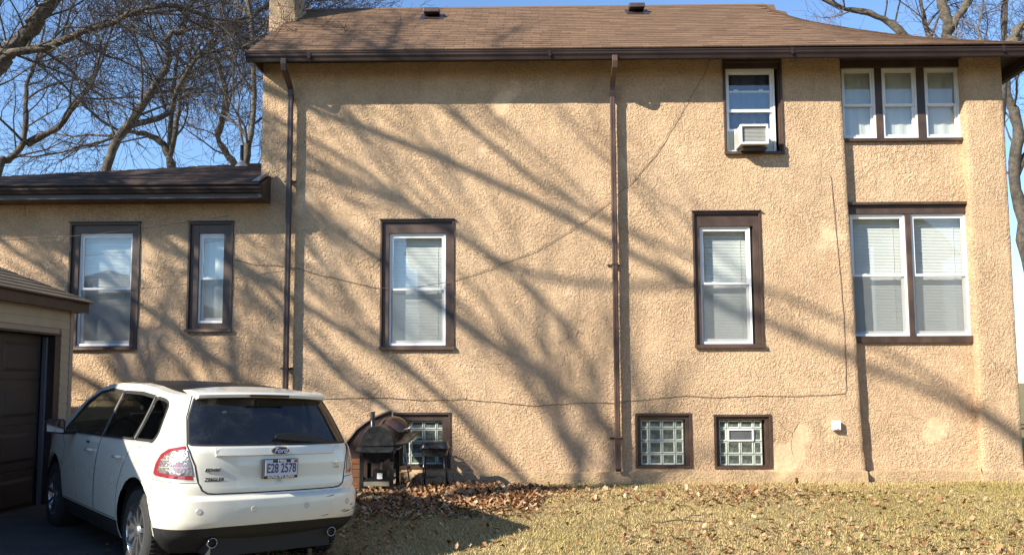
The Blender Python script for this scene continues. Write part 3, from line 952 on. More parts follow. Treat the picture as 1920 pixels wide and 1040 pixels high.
mb = MB()
for i in range(30):
    x0, x1 = -10.55 + 6.42 * i / 30, -10.55 + 6.42 * (i + 1) / 30
    b0, b1 = max(AY + .05, annex_back(x0)), max(AY + .05, annex_back(x1))
    mb.add([annexpt(x0, AY), annexpt(x1, AY), annexpt(x1, b1), annexpt(x0, b0)], [(0, 1, 2, 3)])
    q0, q1 = annexpt(x0, b0), annexpt(x1, b1)
    mb.add([q0, q1, (q1.x, q1.y + 2.5, q1.z - 1.1), (q0.x, q0.y + 2.5, q0.z - 1.1)], [(0, 1, 2, 3)])
mb.add([annexpt(-4.13, AY), annexpt(-4.0, AY), annexpt(-4.0, 12.98), annexpt(-4.13, 12.98)], [(0, 1, 2, 3)])
aroof = mb.build('annex_roof', M['shingle_dark'], house, fix=False)
tabs = MB()
e = 0.125
y = AY - 0.02
r = 0
while y < 14.2:
    x = -10.5 - (0.15 if r % 2 else 0)
    while x < -4.0:
        lim = -4.0 if y < 12.9 else -4.15
        a, b = x, min(x + 0.30, lim)
        x += 0.305
        if b - a < 0.03 or annex_back((a + b) / 2) < y + 0.02: continue
        y1 = min(y + e * 1.1, annex_back((a + b) / 2))
        tabs.add([annexpt(a, y, 0.014), annexpt(b, y, 0.014), annexpt(b, y1, 0.005), annexpt(a, y1, 0.005), annexpt(a, y, -0.004), annexpt(b, y, -0.004)], [(0, 1, 2, 3), (4, 5, 1, 0), (4, 0, 3), (1, 5, 2)], 0, random.random())
    y += e; r += 1
o = tabs.build('shingles', M['shingle_dark'], aroof, tone=True, fix=False); o['kind'] = 'stuff'
ag = gutter('gutter', -10.6, -3.965, 12.52, 4.735, house, h=0.12)
mb = MB()
mb.box((-10.55, 12.525, 4.54), (-3.99, 12.56, 4.70)); mb.box((-10.5, 12.562, 4.56), (-4.0, 12.995, 4.58))
mb.prism([(12.50, 4.545), (12.98, 4.55), (12.98, 4.99), (12.50, 4.76)], -4.03, -3.985, 'x')
mb.build('annex_fascia', M['trim_dark'], house)
mb = MB().add([annexpt(-4.12, 12.46, 0.03), annexpt(-4.0, 12.46, 0.03), annexpt(-4.0, 12.97, 0.03), annexpt(-4.12, 12.97, 0.03), annexpt(-3.985, 12.46, 0.07), annexpt(-3.985, 12.97, 0.09)], [(0, 1, 2, 3), (1, 4, 5, 2)])
mb.build('flashing', M['galv'], aroof, fix=False)
c = annexpt(-4.72, 13.75)
vp = MB(); vp.lathe([(0.03, -0.05), (0.03, 0.36), (0.024, 0.36), (0.024, 0.2)], (c.x, c.y, c.z), n=14)
vp = vp.build('vent_pipe', M['black_plastic'], aroof, smooth=True)
vb = MB(); vb.lathe([(0.11, -0.02), (0.09, 0.03), (0.045, 0.06), (0.032, 0.09)], (c.x, c.y, c.z), n=16)
vb.build('pipe_boot', M['galv'], vp, smooth=True)

# ---- small things on the wall
ub = thing('utility_box', (4.766, 12.95, 0.97), 'small white utility box on the wall near the bay corner', 'utility box')
MB().box((4.706, 12.915, 0.972), (4.828, 12.99, 1.116)).build('box_body', M['white_plastic'], ub, bevel=0.006)
mb = MB().box((4.716, 12.905, 0.982), (4.818, 12.914, 1.106)); mb.build('box_lid', M['white_plastic'], ub, bevel=0.003)
MB().lathe([(0.0, 0.0), (0.009, 0.0), (0.009, 0.008), (0.0, 0.008)], (4.767, 12.896, 1.0), 'y', 10).build('screw', M['galv'], ub)
CP = [(-6.98, 1.491), (-6.2, 1.478), (-5.395, 1.509), (-4.482, 1.529), (-3.984, 1.527), (-3.62, 1.49), (-2.988, 1.482), (-2.244, 1.495), (-1.501, 1.45), (-0.924, 1.464), (0.145, 1.361), (0.8, 1.40), (1.377, 1.397), (2.115, 1.475), (2.484, 1.498), (3.015, 1.471), (3.424, 1.494), (4.24, 1.49), (4.93, 1.52), (4.957, 1.57), (4.961, 2.652), (4.93, 3.3), (4.901, 3.903), (4.839, 4.919)]


def wiggly(pts, y, r, k=6):
    out = []
    for (a, b), (c, d) in zip(pts, pts[1:]):
        for i in range(k):
            t = i / k
            x, z = a + (c - a) * t, b + (d - b) * t
            out.append((x + 0.008 * noise.noise(Vector((x * 5, z * 5, 1))), y - 0.004 * abs(noise.noise(Vector((x * 3, z * 3, 7)))), z + 0.012 * noise.noise(Vector((x * 4, z * 4, 3)))))
    out.append((pts[-1][0], y, pts[-1][1]))
    return MB().tube(out, r, 6)


tag(wiggly(CP, 12.99, 0.0038).build('wall_cable', M['cable'], smooth=True), 'thin dark cable stapled low along the wall and up beside the bay', 'cable')
WP = [(-4.522, 3.669), (-4.268, 3.583), (-3.9, 3.565), (-3.45, 3.50), (-3.175, 3.407), (-2.338, 3.209), (-2.05, 3.185), (-1.6, 3.215), (-1.089, 3.302), (-0.672, 3.433), (-0.172, 3.623), (0.245, 3.788), (0.831, 4.138), (1.33, 4.50), (1.76, 4.894), (2.102, 5.276), (2.362, 5.703), (2.624, 6.132), (2.884, 6.55), (3.0, 6.82)]
tag(wiggly(WP, 12.986, 0.004).build('wall_wire', M['cable'], smooth=True), 'thin drooping wire running across the wall from the annex up to the eave', 'wire')
sw = [(-10.4 + 0.25 * i, 12.30, 4.22 - 0.35 * math.sin(math.pi * (i + 6) / 30) ) for i in range(25)]
tag(MB().tube(sw, 0.004, 6).build('sagging_wire', M['cable'], smooth=True), 'thin wire sagging in front of the annex windows', 'wire')
# ---------------------------------------------------------------- garage
GX, GY0, GY1 = -6.2, 5.65, 11.33
gar = thing('garage', (-8.6, 8.6, 0.1), 'tan sided garage with a dark brown door in the shade beside the car', 'garage')
GZ = 0.08
sid = {}


def siding_mesh(ln):
    k = round(ln, 3)
    if k not in sid:
        mb = MB().prism([(0.0, 0.0), (0.016, 0.0), (0.005, 0.112), (0.0, 0.112)], 0, ln, 'y')   # (x,z) profile, runs along +Y
        sid[k] = mb.mesh('siding_board', M['siding'])
    return sid[k]


DT, DY1 = 2.36, 11.09                    # door head and right jamb
for i in range(26):
    z = GZ + 0.07 + 0.110 * i
    if z + 0.11 > 2.75: break
    if z < DT + 0.03:
        o = piece('siding_board', siding_mesh(GY1 - DY1 - 0.03), gar, (GX, DY1 + 0.03, z))
        piece('siding_board', siding_mesh(0.74), gar, (GX, GY0, z))
    else:
        piece('siding_board', siding_mesh(2.2), gar, (GX, GY1 - 2.2, z)); piece('siding_board', siding_mesh(GY1 - 2.203 - GY0), gar, (GX, GY0, z))
mb = MB()
mb.box((-11.2, GY0, 0.0), (GX - 0.001, GY0 + 0.1, 2.80)); mb.box((-11.2, GY1 - 0.1, 0.0), (GX - 0.001, GY1 - 0.005, 2.80)); mb.box((-11.2, GY0 + 0.1, 0.0), (-11.1, GY1 - 0.1, 2.8))
mb.box((GX - 0.10, DY1 + 0.02, 0.0), (GX - 0.002, GY1 - 0.11, 2.87)); mb.box((GX - 0.10, GY0 + 0.11, 0), (GX - 0.002, 6.405, 2.87)); mb.box((GX - 0.10, 6.41, DT + 0.02), (GX - 0.002, DY1 + 0.01, 2.87))
mb.build('wall', M['siding_trim'], gar)
MB().box((GX - 0.02, GY1 - 0.008, 0.05), (GX + 0.024, GY1 + 0.07, 2.76)).build('corner_post', M['siding_trim'], gar, bevel=0.004)
mb = MB()                                # door frame
mb.box((GX - 0.16, DY1 - 0.10, 0.06), (GX + 0.006, DY1 + 0.028, DT)); mb.box((GX - 0.16, 6.41, 0.06), (GX + 0.006, 6.5, DT)); mb.box((GX - 0.16, 6.41, DT + 0.002), (GX + 0.012, DY1 + 0.028, DT + 0.03))
mb.build('door_frame', M['trim_dark'], gar, bevel=0.004)
MB().box((GX - 0.14, DY1 - 0.145, 0.1), (GX - 0.09, DY1 - 0.105, DT - 0.02)).build('door_track', mat('track_grey', (0.20, 0.20, 0.22), 0.4, metal=0.4), gar)
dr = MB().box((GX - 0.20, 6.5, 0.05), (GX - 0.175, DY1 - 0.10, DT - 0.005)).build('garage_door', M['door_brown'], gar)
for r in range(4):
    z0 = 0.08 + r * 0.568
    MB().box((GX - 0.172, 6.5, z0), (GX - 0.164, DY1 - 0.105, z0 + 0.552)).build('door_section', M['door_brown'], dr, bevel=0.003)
    for c in range(5):
        y1 = DY1 - 0.20 - c * 0.88
        if y1 - 0.74 < 6.5: break
        mb = MB()
        x = GX - 0.160
        a, b, e, f = y1 - 0.74, y1, z0 + 0.10, z0 + 0.46
        vs = [(x - 0.002, a, e), (x - 0.002, b, e), (x - 0.002, b, f), (x - 0.002, a, f), (x + 0.012, a + 0.04, e + 0.04), (x + 0.012, b - 0.04, e + 0.04), (x + 0.012, b - 0.04, f - 0.04), (x + 0.012, a + 0.04, f - 0.04)]
        mb.add(vs, [(4, 5, 6, 7)] + [(i, (i + 1) % 4, 4 + (i + 1) % 4, 4 + i) for i in range(4)])
        mb.build('door_panel', M['door_brown'], dr)
FX, FY1, FZ = -6.03, 11.5, 2.70         # eave line
T20 = math.tan(R(25))


def gpt(x, y, n=0.0):
    return Vector((x + 0.35 * n, y, 2.862 + T20 * (FX - x) + 0.94 * n))


GYA, GYB, RG = 5.4, FY1, 2.67             # hipped roof: eaves all round, short ridge
ra, rb_ = gpt(FX - RG, GYA + RG), gpt(FX - RG, GYB - RG)
ea, eb = gpt(FX + 0.03, GYA - 0.03), gpt(FX + 0.03, GYB + 0.03)
fa, fb = Vector((2 * ra.x - ea.x, ea.y, ea.z)), Vector((2 * ra.x - eb.x, eb.y, eb.z))
mb = MB()
mb.add([ea, eb, rb_, ra], [(0, 1, 2, 3)]); mb.add([eb, fb, rb_], [(0, 1, 2)]); mb.add([fa, ea, ra], [(0, 1, 2)]); mb.add([fb, fa, ra, rb_], [(0, 1, 2, 3)])
dz = Vector((0, 0, -0.03))
mb.add([ea + dz, eb + dz, fb + dz, fa + dz], [(3, 2, 1, 0)])
groof = mb.build('roof', M['shingle_tan'], gar, fix=False)
tabs = MB()
x = FX + 0.055; r = 0
while x > FX - RG:
    ins = max(0.0, FX - x)
    yt, yb0 = GYB + 0.03 - ins, GYA - 0.03 + ins
    y = GYB + 0.03 + (0.15 if r % 2 else 0)
    x1 = max(FX - RG, x - 0.155)
    while y > yb0:
        a, b = min(y, yt), max(y - 0.298, yb0)
        y -= 0.305
        if a - b < 0.03: continue
        tabs.add([gpt(x, a, 0.014), gpt(x, b, 0.014), gpt(x1, min(b, a), 0.004), gpt(x1, min(a, yt - 0.12), 0.004) if a > yt - 0.1 else gpt(x1, a, 0.004), gpt(x, a, -0.004), gpt(x, b, -0.004)], [(0, 1, 2, 3), (4, 5, 1, 0), (4, 0, 3), (1, 5, 2)], 0, random.random())
    x -= 0.14; r += 1
hc = MB()                                # caps on the visible hip
for i in range(12):
    p, q = eb.lerp(rb_, i / 12), eb.lerp(rb_, (i + 1.05) / 12)
    u, v = Vector((-0.10, 0.03, -0.03)), Vector((0.03, -0.10, -0.03))
    up = Vector((0, 0, 0.02))
    hc.add([p + u, p + up, p + v, q + v, q + up * 0.5, q + u], [(0, 1, 4, 5), (1, 2, 3, 4)])
hc.build('hip_cap', M['shingle_tan'], groof, fix=False)
o = tabs.build('shingles', M['shingle_tan'], groof, tone=True, fix=False); o['kind'] = 'stuff'
mb = MB()
mb.box((FX - 0.02, 5.4, FZ - 0.005), (FX, FY1 - 0.003, 2.845))
mb.box((-11.33, 5.43, FZ + 0.012), (FX - 0.022, FY1 - 0.025, FZ + 0.022))
mb.box((-11.35, FY1 - 0.022, FZ), (FX - 0.021, FY1 - 0.002, 2.84)); mb.box((-11.35, 5.4, FZ), (FX - 0.021, 5.42, 2.84))
mb.build('fascia', M['trim'], gar)

# ---------------------------------------------------------------- grills and odds by the wall
def leg(mb, x, y, z0, z1, w=0.05, t=0.02):
    mb.box((x - w / 2, y - t / 2, z0), (x + w / 2, y + t / 2, z1))


gy = lambda x, y: gz(x, y)
sm = thing('barrel_smoker', (-2.08, 12.15, 0.15), 'black barrel smoker on a cart between the car and the small grill', 'smoker')
cx, cz, rr, y0, y1 = -2.075, 0.835, 0.238, 11.86, 12.42
half = [(cx + rr * math.cos(a), cz + 0.285 / rr * rr * math.sin(a) * 1.0) for a in [math.pi * i / 20 for i in range(21)]]
MB().prism(half, y0, y1, 'y').build('lid', M['black_metal'], sm, bevel=0.004)
low = [(cx - rr * math.cos(a), cz - 0.012 - 0.23 * math.sin(a)) for a in [math.pi * i / 20 for i in range(21)]]
MB().prism(low, y0 + 0.01, y1 - 0.01, 'y').build('firebox', M['black_metal'], sm)
mb = MB().prism([(y0 - 0.16, cz - 0.055), (y0 - 0.012, cz - 0.01), (y0 - 0.012, cz - 0.03), (y0 - 0.16, cz - 0.08)], cx - rr - 0.03, cx + rr + 0.01, 'x')
mb.build('front_shelf', M['black_metal'], sm, bevel=0.004)
for lx in (cx - 0.205, cx + 0.215):
    for ly in (y0 - 0.01, y1 + 0.02):
        m_ = MB(); leg(m_, lx, ly, gy(lx, ly) - 0.02, cz - 0.03, 0.055, 0.03); m_.build('leg', M['black_metal'], sm, bevel=0.003)
MB().box((cx - 0.19, y0 + 0.03, 0.335), (cx + 0.2, y1, 0.355)).build('bottom_shelf', M['black_metal'], sm)
MB().box((cx - 0.175, y0 - 0.02, 0.285), (cx + 0.185, y0 + 0.004, 0.345)).build('shelf_rail', mat('weathered_rail', (0.19, 0.17, 0.13), 0.6, var=0.3), sm)
m_ = MB(); m_.lathe([(0.034, 0.0), (0.034, 0.32), (0.026, 0.32), (0.026, 0.1)], (cx - 0.15, y1 - 0.05, 0.98), n=16); m_.build('chimney_pipe', M['black_metal'], sm, smooth=True)
mb = MB()
mb.add([(cx + 0.25, y0 + 0.02, 0.86), (cx + 0.42, y0 + 0.10, 0.87), (cx + 0.52, y1 + 0.1, 1.0), (cx + 0.36, y1 + 0.1, 0.99), (cx + 0.25, y0 + 0.02, 0.84), (cx + 0.42, y0 + 0.10, 0.85), (cx + 0.52, y1 + 0.1, 0.98), (cx + 0.36, y1 + 0.1, 0.97)],
       [(0, 1, 2, 3), (7, 6, 5, 4), (0, 4, 5, 1), (1, 5, 6, 2), (2, 6, 7, 3), (3, 7, 4, 0)])
mb.build('side_shelf', M['black_metal'], sm, bevel=0.003)
MB().tube([(cx + 0.23, y0 + 0.08, 0.79), (cx + 0.30, y0 + 0.06, 0.79), (cx + 0.30, y0 + 0.3, 0.80), (cx + 0.235, y0 + 0.32, 0.80)], 0.012, 8).build('handle', M['galv'], sm, smooth=True)
for k in range(2):                       # wheels at the rear
    m_ = MB(); m_.lathe([(0.0, -0.02), (0.07, -0.02), (0.085, 0.0), (0.07, 0.02), (0.0, 0.02)], (cx + (0.29 if k else -0.28), y1 + 0.02, gy(cx, y1) + 0.085), 'x', 20); m_.build('wheel', M['black_plastic'], sm, smooth=True)
MB().box((cx + 0.0, y0 + 0.06, 0.375), (cx + 0.075, y0 + 0.066, 0.455)).build('paper_label', M['white_plastic'], sm)
MB().box((cx - 0.06, y0 + 0.07, 0.357), (cx + 0.14, y0 + 0.25, 0.50)).build('ash_tray', M['black_metal'], sm, bevel=0.005)

kt = thing('kettle_grill', (-1.96, 12.62, 0.18), 'brown domed kettle grill behind the black smoker', 'grill')
kc = (-1.955, 12.62, 1.0)
m_ = MB(); m_.lathe([(0.255, 0.0)] + [(0.25 * math.cos(a), 0.225 * math.sin(a)) for a in [math.pi / 2 * i / 10 for i in range(11)]], kc, n=30); m_.build('lid', M['brown_enamel'], kt, smooth=True)
m_ = MB(); m_.lathe([(0.25, -0.004), (0.235, -0.09), (0.17, -0.17), (0.0, -0.21)], kc, n=30); m_.build('bowl', M['brown_enamel'], kt, smooth=True)
for a in (0.5, 2.6, 4.7):
    MB().tube([(kc[0] + 0.17 * math.cos(a), kc[1] + 0.17 * math.sin(a), 0.86), (kc[0] + 0.27 * math.cos(a), kc[1] + 0.22 * math.sin(a), gy(-2, 12.6))], 0.012, 8).build('leg', M['galv'], kt, smooth=True)
MB().tube([(kc[0] + 0.19, kc[1] - 0.14, 1.03), (kc[0] + 0.27, kc[1] - 0.20, 1.06), (kc[0] + 0.30, kc[1] - 0.16, 1.08), (kc[0] + 0.24, kc[1] - 0.09, 1.06)], 0.014, 8).build('handle', M['galv'], kt, smooth=True)

sg = thing('portable_grill', (-1.29, 12.2, 0.16), 'small black portable grill on thin legs in front of the glass-block window', 'grill')
gx_, gyy = -1.29, 12.22


def rbox(wx, wy, z0, z1, rad, taper0, taper1, n=6):
    """rounded tub: rows of rounded rectangles"""
    mb = MB()
    rows_ = []
    for t in range(7):
        f = t / 6
        s_ = taper0 + (taper1 - taper0) * math.sin(f * math.pi / 2)
        z = z0 + (z1 - z0) * (1 - math.cos(f * math.pi / 2)) if z1 > z0 else z0 + (z1 - z0) * (1 - math.cos(f * math.pi / 2))
        hx, hy_ = wx / 2 * s_, wy / 2 * s_
        pts = []
        for qx, qy, a0 in ((1, 1, 0), (-1, 1, 90), (-1, -1, 180), (1, -1, 270)):
            for k in range(n + 1):
                a = R(a0 + 90 * k / n)
                pts.append((gx_ + qx * (hx - rad) + rad * math.cos(a), gyy + qy * (hy_ - rad) + rad * math.sin(a), z))
        rows_.append(pts)
    m_ = len(rows_[0])
    mb.v = [p for rw in rows_ for p in rw]; mb.t = [0] * len(mb.v)
    mb.f = [(j * m_ + i, j * m_ + (i + 1) % m_, (j + 1) * m_ + (i + 1) % m_, (j + 1) * m_ + i) for j in range(6) for i in range(m_)]
    mb.f += [tuple(range(m_))[::-1], tuple(range(6 * m_, 7 * m_))]
    mb.m = [0] * len(mb.f)
    return mb


rbox(0.43, 0.32, 0.782, 0.875, 0.06, 1.0, 0.86).build('lid', M['black_metal'], sg, smooth=False, bevel=0.003)
rbox(0.42, 0.31, 0.775, 0.675, 0.06, 1.0, 0.84).build('bowl', M['black_metal'], sg, smooth=False, bevel=0.003)
for sx, sy in ((-1, -1), (1, -1), (-1, 1), (1, 1)):
    xa, ya = gx_ + sx * 0.135, gyy + sy * 0.10
    xb, yb = gx_ + sx * 0.175, gyy + sy * 0.15
    MB().tube([(xa, ya, 0.73), (xb, yb, gy(xb, yb) - 0.01)], 0.012, 8).build('leg', M['black_metal'], sg, smooth=True)
MB().tube([(gx_ - 0.06, gyy - 0.165, 0.80), (gx_ - 0.06, gyy - 0.20, 0.81), (gx_ + 0.06, gyy - 0.20, 0.81), (gx_ + 0.06, gyy - 0.165, 0.80)], 0.009, 8).build('handle', M['black_plastic'], sg, smooth=True)
MB().box((gx_ - 0.16, gyy - 0.11, 0.36), (gx_ + 0.16, gyy + 0.11, 0.368)).build('lower_rack', M['black_metal'], sg)

arc = [(-2.72, 0.16), (-2.72, 0.78), (-2.675, 0.86), (-2.56, 1.01), (-2.43, 1.11), (-2.31, 1.185), (-2.15, 1.25), (-2.03, 1.283), (-2.03, 0.16)]
ab = thing('arched_board', (-2.37, 12.9, 0.16), 'dark brown arched board standing against the wall behind the smoker', 'board')
MB().prism(arc, 12.90, 12.93, 'y').build('panel', M['trim_dark'], ab)
rimp = [(x, 12.888, z) for x, z in arc[1:-1]]
MB().tube(rimp, 0.02, 8).build('edge_band', M['trim'], ab, smooth=True)
bx = thing('wooden_box', (-2.42, 12.2, 0.14), 'orange-brown wooden box tucked behind the car tail light', 'box')
for i in range(4):
    MB().box((-2.50, 12.06, 0.15 + 0.115 * i), (-2.345, 12.35, 0.258 + 0.115 * i)).build('plank', mat('orange_wood', (0.17 - 0.01 * i, 0.065, 0.028), 0.6, var=0.25, vscale=12), bx, bevel=0.004)
MB().box((-2.51, 12.05, 0.575), (-2.335, 12.36, 0.62)).build('rim', mat('orange_rim', (0.24, 0.085, 0.032), 0.6, var=0.2), bx, bevel=0.005)


def stone(x, y, s, h, label, seed, name='stone', m_='rock'):
    bm = bmesh.new(); bmesh.ops.create_icosphere(bm, subdivisions=3, radius=1)
    for v in bm.verts:
        k = 1 + 0.28 * noise.noise(v.co * 1.3 + Vector((seed, 0, 0))) + 0.08 * noise.noise(v.co * 4 + Vector((seed, 3, 0)))
        v.co = Vector((v.co.x * s * k, v.co.y * s * 0.8 * k, max(-0.4, v.co.z) * h * k))
    me = bpy.data.meshes.new(name); bm.to_mesh(me); bm.free(); me.materials.append(M[m_])
    o = bpy.data.objects.new(name, me); COL.objects.link(o); o.location = (x, y, gz(x, y) + h * 0.35)
    return tag(o, label, 'stone')


M['rock'] = mat('brown_rock', (0.13, 0.09, 0.065), 0.9, var=0.3, vscale=10, bump=0.6, bscale=20)
stone(-1.60, 12.62, 0.085, 0.13, 'brown block of stone on the leaves between the two grills', 3.1)
M['paper'] = mat('crumpled_paper', (0.62, 0.62, 0.52), 0.8, var=0.15, vscale=20)
for px_, py_, lb in ((-2.12, 11.25, 'crumpled pale scrap on the ground by the car bumper'), (-0.80, 11.2, 'small pale scrap lying on the lawn beyond the car shadow')):
    bm = bmesh.new(); bmesh.ops.create_grid(bm, x_segments=9, y_segments=9, size=0.075)
    for v in bm.verts:
        v.co.z = 0.05 * abs(noise.noise(v.co * 22 + Vector((px_, 0, 0)))) + 0.02
        v.co += Vector((noise.noise(v.co * 15), noise.noise(v.co * 15 + Vector((9, 0, 0))), 0)) * 0.02
    me = bpy.data.meshes.new('paper_scrap'); bm.to_mesh(me); bm.free(); me.materials.append(M['paper'])
    o = bpy.data.objects.new('paper_scrap', me); COL.objects.link(o); o.location = (px_, py_, gz(px_, py_) + 0.01)
    tag(o, lb, 'litter')

# ---------------------------------------------------------------- unseen house added behind the camera to cut sky fill on the wall
nh = thing('sky_blocker_house', (6.0, -11.0, 0.0), 'unseen brick house added behind the camera to block low sky light', 'house')
M['brick'] = mat('red_brick', (0.26, 0.13, 0.09), 0.9, col2=(0.18, 0.09, 0.065), c2scale=3, var=0.2, vscale=20, bump=0.4, bscale=30)
NW = [(-1.6, 1.2), (2.4, 1.2), (6.4, 1.2), (10.4, 1.2), (-1.6, 4.2), (2.4, 4.2), (6.4, 4.2), (10.4, 4.2)]
mb = MB()
xs_ = sorted({-4.0, 16.0} | {x for x, _ in NW} | {x + 1.1 for x, _ in NW}); zs_ = sorted({0.0, 6.6} | {z for _, z in NW} | {z + 1.6 for _, z in NW})
for i in range(len(xs_) - 1):
    for j in range(len(zs_) - 1):
        if any(abs(xs_[i] - x) < 1e-6 and abs(zs_[j] - z) < 1e-6 for x, z in NW): continue
        mb.add([(xs_[i], -5.5, zs_[j]), (xs_[i + 1], -5.5, zs_[j]), (xs_[i + 1], -5.5, zs_[j + 1]), (xs_[i], -5.5, zs_[j + 1])], [(3, 2, 1, 0)])
mb.box((-4.0, -16.0, 0.0), (-3.7, -5.52, 6.6)); mb.box((15.4, -16.0, 0.0), (16.0, -5.52, 6.6)); mb.box((-4.0, -16.3, 0.0), (16.0, -16.0, 6.6))
mb.build('wall', M['brick'], nh, fix=False)
MB().prism([(-4.9, 6.5), (-10.75, 10.2), (-16.9, 6.5)], -4.5, 16.5, 'x').build('roof', M['shingle_dark'], nh)
for x, z in NW:
    mb = MB(); ring(mb, x, x + 1.1, z, z + 1.6, 0.07, -5.62, -5.47)
    mb.box((x + 0.07, -5.6, z + 0.77), (x + 1.03, -5.5, z + 0.83))
    wn = mb.build('window', M['vinyl'], nh)
    pane(wn, x + 0.07, x + 1.03, z + 0.07, z + 1.53, -5.58)
# ---------------------------------------------------------------- bare trees
def np_mesh(name, v, quads, m_, smooth=True, tone=None, tri=False):
    me = bpy.data.meshes.new(name)
    k = 3 if tri else 4
    nf = len(quads)
    me.vertices.add(len(v)); me.vertices.foreach_set('co', np.ascontiguousarray(v, np.float32).ravel())
    me.loops.add(nf * k); me.loops.foreach_set('vertex_index', np.ascontiguousarray(quads, np.int32).ravel())
    me.polygons.add(nf); me.polygons.foreach_set('loop_start', np.arange(0, nf * k, k, dtype=np.int32))
    if smooth: me.polygons.foreach_set('use_smooth', np.ones(nf, bool))
    if tone is not None:
        at = me.attributes.new('tone', 'FLOAT', 'POINT'); at.data.foreach_set('value', np.ascontiguousarray(tone, np.float32))
    me.materials.append(m_)
    me.update(calc_edges=True)
    return me


def seg_mesh(name, segs, n, m_):
    a = np.array(segs, np.float64)                     # p(3) q(3) r0 r1
    p, q, r0, r1 = a[:, 0:3], a[:, 3:6], a[:, 6], a[:, 7]
    d = q - p; ln = np.linalg.norm(d, axis=1, keepdims=True); d = d / np.maximum(ln, 1e-6)
    q = q + d * (r1[:, None] * 0.4)
    ref = np.where(np.abs(d[:, 2:3]) > 0.9, np.array([[1.0, 0, 0]]), np.array([[0, 0, 1.0]]))
    u = np.cross(d, ref); u /= np.linalg.norm(u, axis=1, keepdims=True)
    w_ = np.cross(d, u)
    an = 2 * np.pi * np.arange(n) / n
    c, s = np.cos(an)[None, :, None], np.sin(an)[None, :, None]
    off = u[:, None, :] * c + w_[:, None, :] * s
    v0 = p[:, None, :] + off * r0[:, None, None]
    v1 = q[:, None, :] + off * r1[:, None, None]
    v = np.concatenate([v0, v1], axis=1).reshape(-1, 3)
    b = (np.arange(len(a)) * 2 * n)[:, None]
    k = np.arange(n)[None, :]
    k2 = (k + 1) % n
    quads = np.stack([b + k, b + k2, b + n + k2, b + n + k], axis=2).reshape(-1, 4)
    return np_mesh(name, v, quads, m_)


def rvec(rng):
    return Vector((rng.gauss(0, 1), rng.gauss(0, 1), rng.gauss(0, 1)))


def grow(out, p, d, ln, r, lev, maxlev, rng, cfg):
    n = (5, 4, 3, 3, 2)[min(lev, 4)]
    wob = cfg.get('wob', 0.22)
    rmin = cfg.get('rmin', 0.005)
    for i in range(n):
        d = (d + rvec(rng) * wob * 0.6 + Vector((0, 0, cfg.get('up', 0.06) if lev < 3 else 0.02))).normalized()
        q = p + d * (ln / n)
        ra, rb = r * (1 - 0.62 * i / n), r * (1 - 0.62 * (i + 1) / n)
        ra, rb = max(ra, rmin), max(rb, rmin)
        out[0 if ra > 0.035 else (1 if ra > 0.012 else 2)].append((*p, *q, ra, rb))
        p = q
        if lev < maxlev:
            k = cfg['kids'][min(lev, len(cfg['kids']) - 1)]
            kk = int(k) + (1 if rng.random() < k - int(k) else 0)
            if i == 0 and lev == 0: kk = 0
            for _ in range(kk):
                a = rvec(rng); a = (a - d * a.dot(d)).normalized()
                sp = rng.uniform(*cfg.get('spread', (0.5, 1.1)))
                nd = (d + a * sp).normalized()
                grow(out, p, nd, ln * rng.uniform(0.42, 0.68), rb * rng.uniform(0.45, 0.7), lev + 1, maxlev, rng, cfg)
    return p, d


def tree(name, label, stems, seed, cfg, bark='bark', twig='twig', group=None, cat='tree'):
    """stems: (points, r0, r1, first point index that bears branches)"""
    rng = random.Random(seed)
    b = stems[0][0][0]
    t = thing(name, (b[0], b[1], 0.0), label, cat, group)
    out = [[], [], []]
    tr = MB()
    for pts, r0, r1, first in stems:
        pts = [Vector(p) for p in pts]
        fine, rad = [], []
        for i in range(len(pts) - 1):
            a = pts[max(i - 1, 0)]; b_, c = pts[i], pts[i + 1]; e = pts[min(i + 2, len(pts) - 1)]
            for k in range(4):
                s_ = k / 4
                q = 0.5 * ((2 * b_) + (c - a) * s_ + (2 * a - 5 * b_ + 4 * c - e) * s_ ** 2 + (3 * b_ - a - 3 * c + e) * s_ ** 3)
                f = (i + s_) / (len(pts) - 1)
                jit = rvec(rng) * r0 * 0.10
                fine.append(q + jit); rad.append((r0 + (r1 - r0) * f) * (1 + 0.10 * rng.gauss(0, 1)))
        fine.append(pts[-1]); rad.append(r1)
        tr.tube(fine, rad, 9)
        for i, p in enumerate(fine):
            if i < first * 4 or i % cfg.get('every', 2): continue
            d = (fine[min(i + 1, len(fine) - 1)] - fine[max(i - 1, 0)]).normalized()
            for _ in range(cfg.get('per', 1)):
                a = rvec(rng); a = (a - d * a.dot(d)).normalized()
                nd = (d * 0.75 + a + Vector((0, 0, 0.15)) + Vector(cfg.get('lean', (0, 0, 0)))).normalized()
                grow(out, p, nd, cfg['len'] * rng.uniform(0.6, 1.15), min(rad[i] * 0.62, cfg.get('rb', 0.09)) * rng.uniform(0.6, 1), 0, cfg['lev'], rng, cfg)
        d = (fine[-1] - fine[-2]).normalized()
        for _ in range(3):
            grow(out, fine[-1], (d + rvec(rng) * 0.35).normalized(), cfg['len'] * 1.1, r1 * 0.8, 0, cfg['lev'], rng, cfg)
    tk = tr.build('trunk', M[bark], t, smooth=True, fix=False)
    off = np.array(list(ORG[t]) * 2 + [0, 0])
    for lst, nm, n, mt in ((out[0], 'limbs', 6, bark), (out[1], 'branches', 4, bark), (out[2], 'twigs', 3, twig)):
        if not lst: continue
        me = seg_mesh(nm, np.array(lst) - off, n, M[mt])
        o = bpy.data.objects.new(nm, me); COL.objects.link(o); o.parent = t; ORG[o] = ORG[t]
        o['kind'] = 'stuff'
    return t


